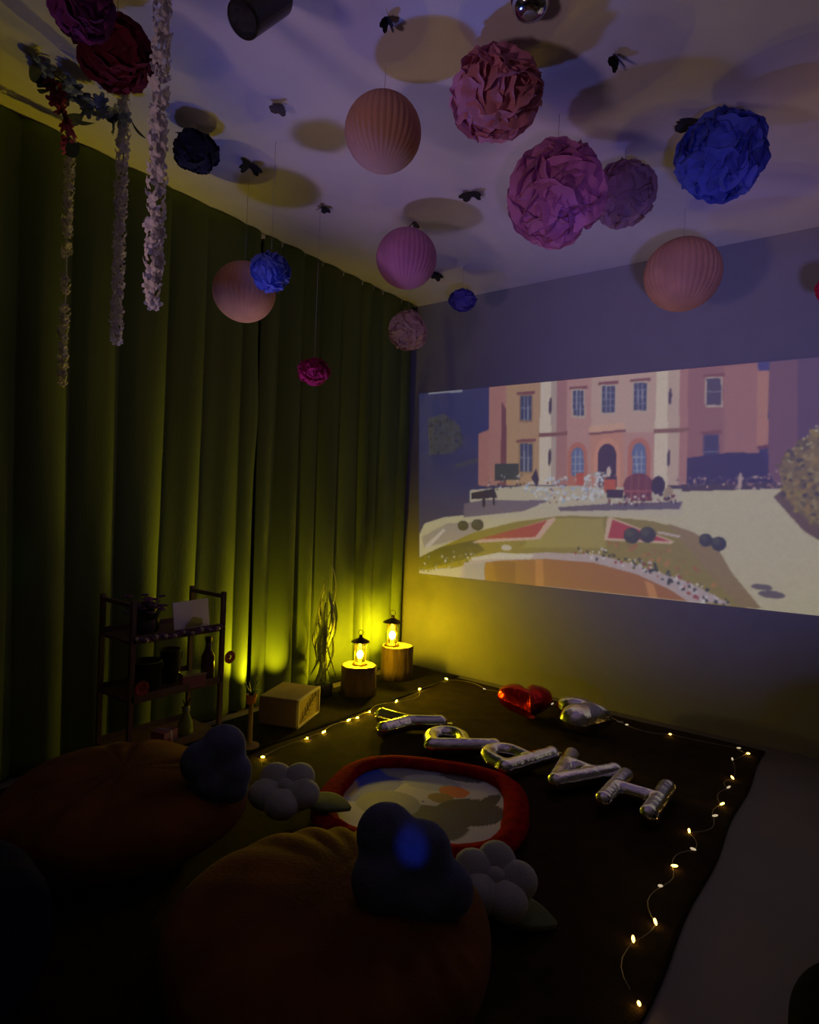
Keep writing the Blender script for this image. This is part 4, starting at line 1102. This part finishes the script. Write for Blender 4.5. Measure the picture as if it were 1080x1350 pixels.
# ------------------------------------------------------------------ white blossom garlands
def blossom_mesh(name, r, m, petals=5):
    mb = MB()
    for k in range(petals):
        a = 2 * PI * k / petals
        d = Vector((math.cos(a), math.sin(a), 0)); t = Vector((-d.y, d.x, 0))
        z = Vector((0, 0, 1))
        p = [z * 0, d * .5 * r + t * .34 * r + z * .22 * r, d * r + t * .22 * r + z * .12 * r, d * 1.08 * r + z * .02 * r, d * r - t * .22 * r + z * .12 * r, d * .5 * r - t * .34 * r + z * .22 * r, d * .6 * r + z * .3 * r]
        mb.add(p, [(0, 1, 6), (1, 2, 6), (2, 3, 6), (3, 4, 6), (4, 5, 6), (5, 0, 6)])
    me = bpy.data.meshes.new(name); me.from_pydata(mb.v, [], mb.f); me.materials.append(m); me.update()
    return me
M_WHITE = mat('white_silk', (.66, .62, .66), .8, var=.06, translucent=.25)
BLOOMS = [blossom_mesh('blossom', .021, M_WHITE), blossom_mesh('blossom', .025, M_WHITE, 6)]

def garland(x, y, ztop, zbot, wid, label, seed, gaps=()):
    root = thing('blossom_garland', (x, y, zbot), label, 'garland', 'white blossom garlands hanging at upper left')
    L = ztop - zbot
    rnd = random.Random(seed)
    MB().tube([(.004 * math.sin(i), .004 * math.cos(i * 1.3), L * i / 12) for i in range(13)], .003, 6).build('stem', M_WHITE, root)
    n = int(L / .0088)
    for k in range(n):
        z = .012 + (L - .02) * k / n
        if any(a < z < b for a, b in gaps):
            continue
        a = k * 2.4 + rnd.uniform(-.4, .4)
        rad = wid * rnd.uniform(.35, .75)
        o = bpy.data.objects.new('blossom', BLOOMS[k % 2])
        COL.objects.link(o); o.parent = root
        o.location = (rad * math.cos(a), rad * math.sin(a), z)
        d = Vector((math.cos(a), math.sin(a), rnd.uniform(-.7, .1)))
        o.rotation_euler = d.to_track_quat('Z', 'Y').to_euler()
        s = wid / .03 * rnd.uniform(.85, 1.1)
        o.scale = (s, s, s)
    return root
garland(-1.520, .872, 2.6, 1.632, .026, 'nearest and widest white blossom garland, tinged violet', 1)
garland(-2.236, 1.148, 2.6, 1.69, .024, 'white blossom garland between the two others', 2)
garland(-2.58, 1.115, 2.55, 1.56, .021, 'leftmost white blossom garland against the dark curtain', 3, ((.33, .37), (.44, .52), (.56, .60)))

# silk vine with leaves and blooms in the upper left corner
def vine():
    root = thing('silk_vine', (-2.33, .93, 2.6), 'trailing silk vine of pink blooms and dark leaves in the upper left corner', 'vine')
    rnd = random.Random(6)
    path = [Vector((.02, -.05, -.01)), Vector((.0, .0, -.05)), Vector((-.01, .06, -.13)), Vector((-.02, .09, -.24))]
    MB().tube(path, .003, 6).build('stem', M_GREEN, root, smooth=True)
    path2 = [Vector((.02, -.05, -.01)), Vector((.04, .05, -.04)), Vector((.09, .12, -.07)), Vector((.10, .2, -.10))]
    MB().tube(path2, .003, 6).build('stem', M_GREEN, root, smooth=True)
    lm = MB()
    lm.sheet(lambda u, v: ((u - .5) * .075, (v - .5) * .05 * math.sin(PI * (u * .9 + .05)), -.008 * math.sin(PI * u)), 6, 2)
    me = bpy.data.meshes.new('leaf'); me.from_pydata(lm.v, [], lm.f); me.materials.append(mat('dark_leaf', (.010, .022, .018), .7)); me.update()
    pk = blossom_mesh('bloom', .028, mat('pink_silk', (.42, .05, .14), .8, translucent=.2), 6)
    gy = blossom_mesh('bloom', .03, mat('grey_blue_silk', (.26, .31, .42), .8, translucent=.2), 6)
    def at(p, t):
        n = len(p) - 1; i = min(n - 1, int(t * n)); return p[i].lerp(p[i + 1], t * n - i)
    for k in range(13):
        p = at(path, (k + .5) / 13)
        o = link('bloom', pk, root); o.location = p + Vector((rnd.uniform(-.02, .02), rnd.uniform(-.02, .02), 0)); o.rotation_euler = (rnd.uniform(1, 2.6), rnd.uniform(-.6, .6), rnd.uniform(0, 6))
    for k in range(16):
        p = at(path2, (k + .5) / 16)
        o = link('bloom', gy, root); o.location = p + Vector((rnd.uniform(-.04, .04), rnd.uniform(-.04, .04), rnd.uniform(-.03, .0))); o.rotation_euler = (rnd.uniform(1.4, 2.8), rnd.uniform(-.6, .6), rnd.uniform(0, 6))
    for k in range(12):
        p = at(path2 if k % 2 else path, rnd.uniform(.1, 1))
        o = link('leaf', me, root); o.location = p + Vector((rnd.uniform(-.06, .06), rnd.uniform(-.06, .06), rnd.uniform(-.05, .0))); o.rotation_euler = (rnd.uniform(-.9, .9), rnd.uniform(-.9, .9), rnd.uniform(0, 6))
vine()

# ------------------------------------------------------------------ paper butterflies on the ceiling
M_BFLY = mat('black_paper', (.008, .009, .014), .7, var=.3)
M_BFLY2 = mat('grey_paper', (.10, .095, .13), .7, var=.2)
def butterfly(x, y, rz, s, label, m=M_BFLY, z=ZC, tilt=0.0, fold=.6):
    root = thing('paper_butterfly', (x, y, z), label, 'butterfly', 'paper butterflies on the ceiling', rot=(PI, tilt, rz))
    s *= 1.25
    outline = [(0, .12), (.10, .42), (.42, .62), (.72, .58), (.78, .36), (.58, .08), (.62, -.16), (.52, -.44), (.30, -.52), (.12, -.28), (0, -.20)]
    for sg in (1, -1):
        M = Matrix.Rotation(-sg * fold, 4, 'Y')
        pts = [(sg * a * s, b * s) for a, b in outline]
        if sg < 0:
            pts = pts[::-1]
        MB().prism(pts, .0, .0012, Matrix.Translation((0, 0, .004)) @ M).build('wing', m, root)
    MB().ball((0, 0, .005), (.05 * s, .34 * s, .05 * s), 8, 8).build('body', m, root, smooth=True)
    for sg in (1, -1):
        MB().tube([(0, .3 * s, .005), (sg * .08 * s, .48 * s, .012), (sg * .16 * s, .6 * s, .014)], .0007, 4).build('antenna', m, root)
    return root
butterfly(-1.212, 1.41, .5, .040, 'black paper butterfly on the ceiling right of the black spotlight', fold=1.0)
butterfly(-1.794, 1.483, 2.2, .042, 'thin grey paper butterfly on the ceiling between the spotlight and the navy pompom', M_BFLY2, fold=1.15)
butterfly(-2.215, 1.699, 1.0, .062, 'black paper butterfly on the ceiling right of the navy pompom')
butterfly(-1.531, 2.421, .3, .060, 'black paper butterfly on the ceiling left of the largest pompom', fold=.4)
butterfly(-2.214, 2.138, 1.4, .042, 'small black paper butterfly on the ceiling above the salmon ball')
butterfly(-1.928, 2.504, .9, .046, 'pale grey paper butterfly on the ceiling just above the orchid ball', M_BFLY2, fold=.9)
butterfly(-2.206, 3.116, 2.6, .055, 'black paper butterfly on the ceiling right of the orchid ball', fold=.9)
butterfly(-2.40, 3.15, .2, .075, 'black paper butterfly on the ceiling above the beige corner pompom', fold=.5)
butterfly(-.592, 2.371, 2.0, .058, 'black paper butterfly on the ceiling left of the large blue pompom', fold=.9)
butterfly(-.701, 1.924, 2.9, .040, 'black paper butterfly on the ceiling at top right, alone', fold=1.0)

# ------------------------------------------------------------------ ceiling lamps
def track_spot():
    root = thing('ceiling_spotlight', (-1.40, 1.12, 2.6), 'matt black cylinder spotlight on the ceiling', 'spotlight')
    a = Vector((.028, .012, -.045)); b = Vector((.034, -.112, -.196))
    d = (b - a).normalized()
    MB().lathe([(.03, -.012), (.03, 0)], n=20).build('ceiling_plate', M_BLACK, root)
    MB().tube([(0, 0, -.01), (.01, -.01, -.03), tuple(a + d * .04)], .008, 8).build('bracket', M_BLACK, root, smooth=True)
    can = MB().tube([tuple(a), tuple(a + d * .006), tuple(a + d * .016), tuple(b - d * .012), tuple(b)], [.030, .043, .047, .047, .047], 32).build('can', M_BLACK, root, smooth=False)
    MB().tube([tuple(b + d * .0005), tuple(b + d * .003)], .040, 28).build('lens', mat('dark_lens', (.02, .02, .025), .1, coat=.6), can)
    MB().tube([tuple(b + d * .001), tuple(b + d * .004)], [.047, .0455], 28, False).build('rim', M_BLACK, can)
track_spot()

dm = thing('ceiling_dome_light', (-.826, 1.575, 2.6), 'small chrome dome light on the ceiling at the top edge', 'ceiling light')
MB().lathe([(.056, -.006), (.056, 0)], n=32).build('ceiling_plate', M_CHROME, dm)
MB().lathe([(.022, -.052), (.040, -.044), (.050, -.030), (.054, -.006)], n=32).build('chrome_bowl', M_CHROME, dm, smooth=True)
MB().lathe([(.004, -.056), (.018, -.055), (.022, -.051)], n=24).build('lens', mat('frosted', (.25, .25, .27), .3), dm, smooth=True)
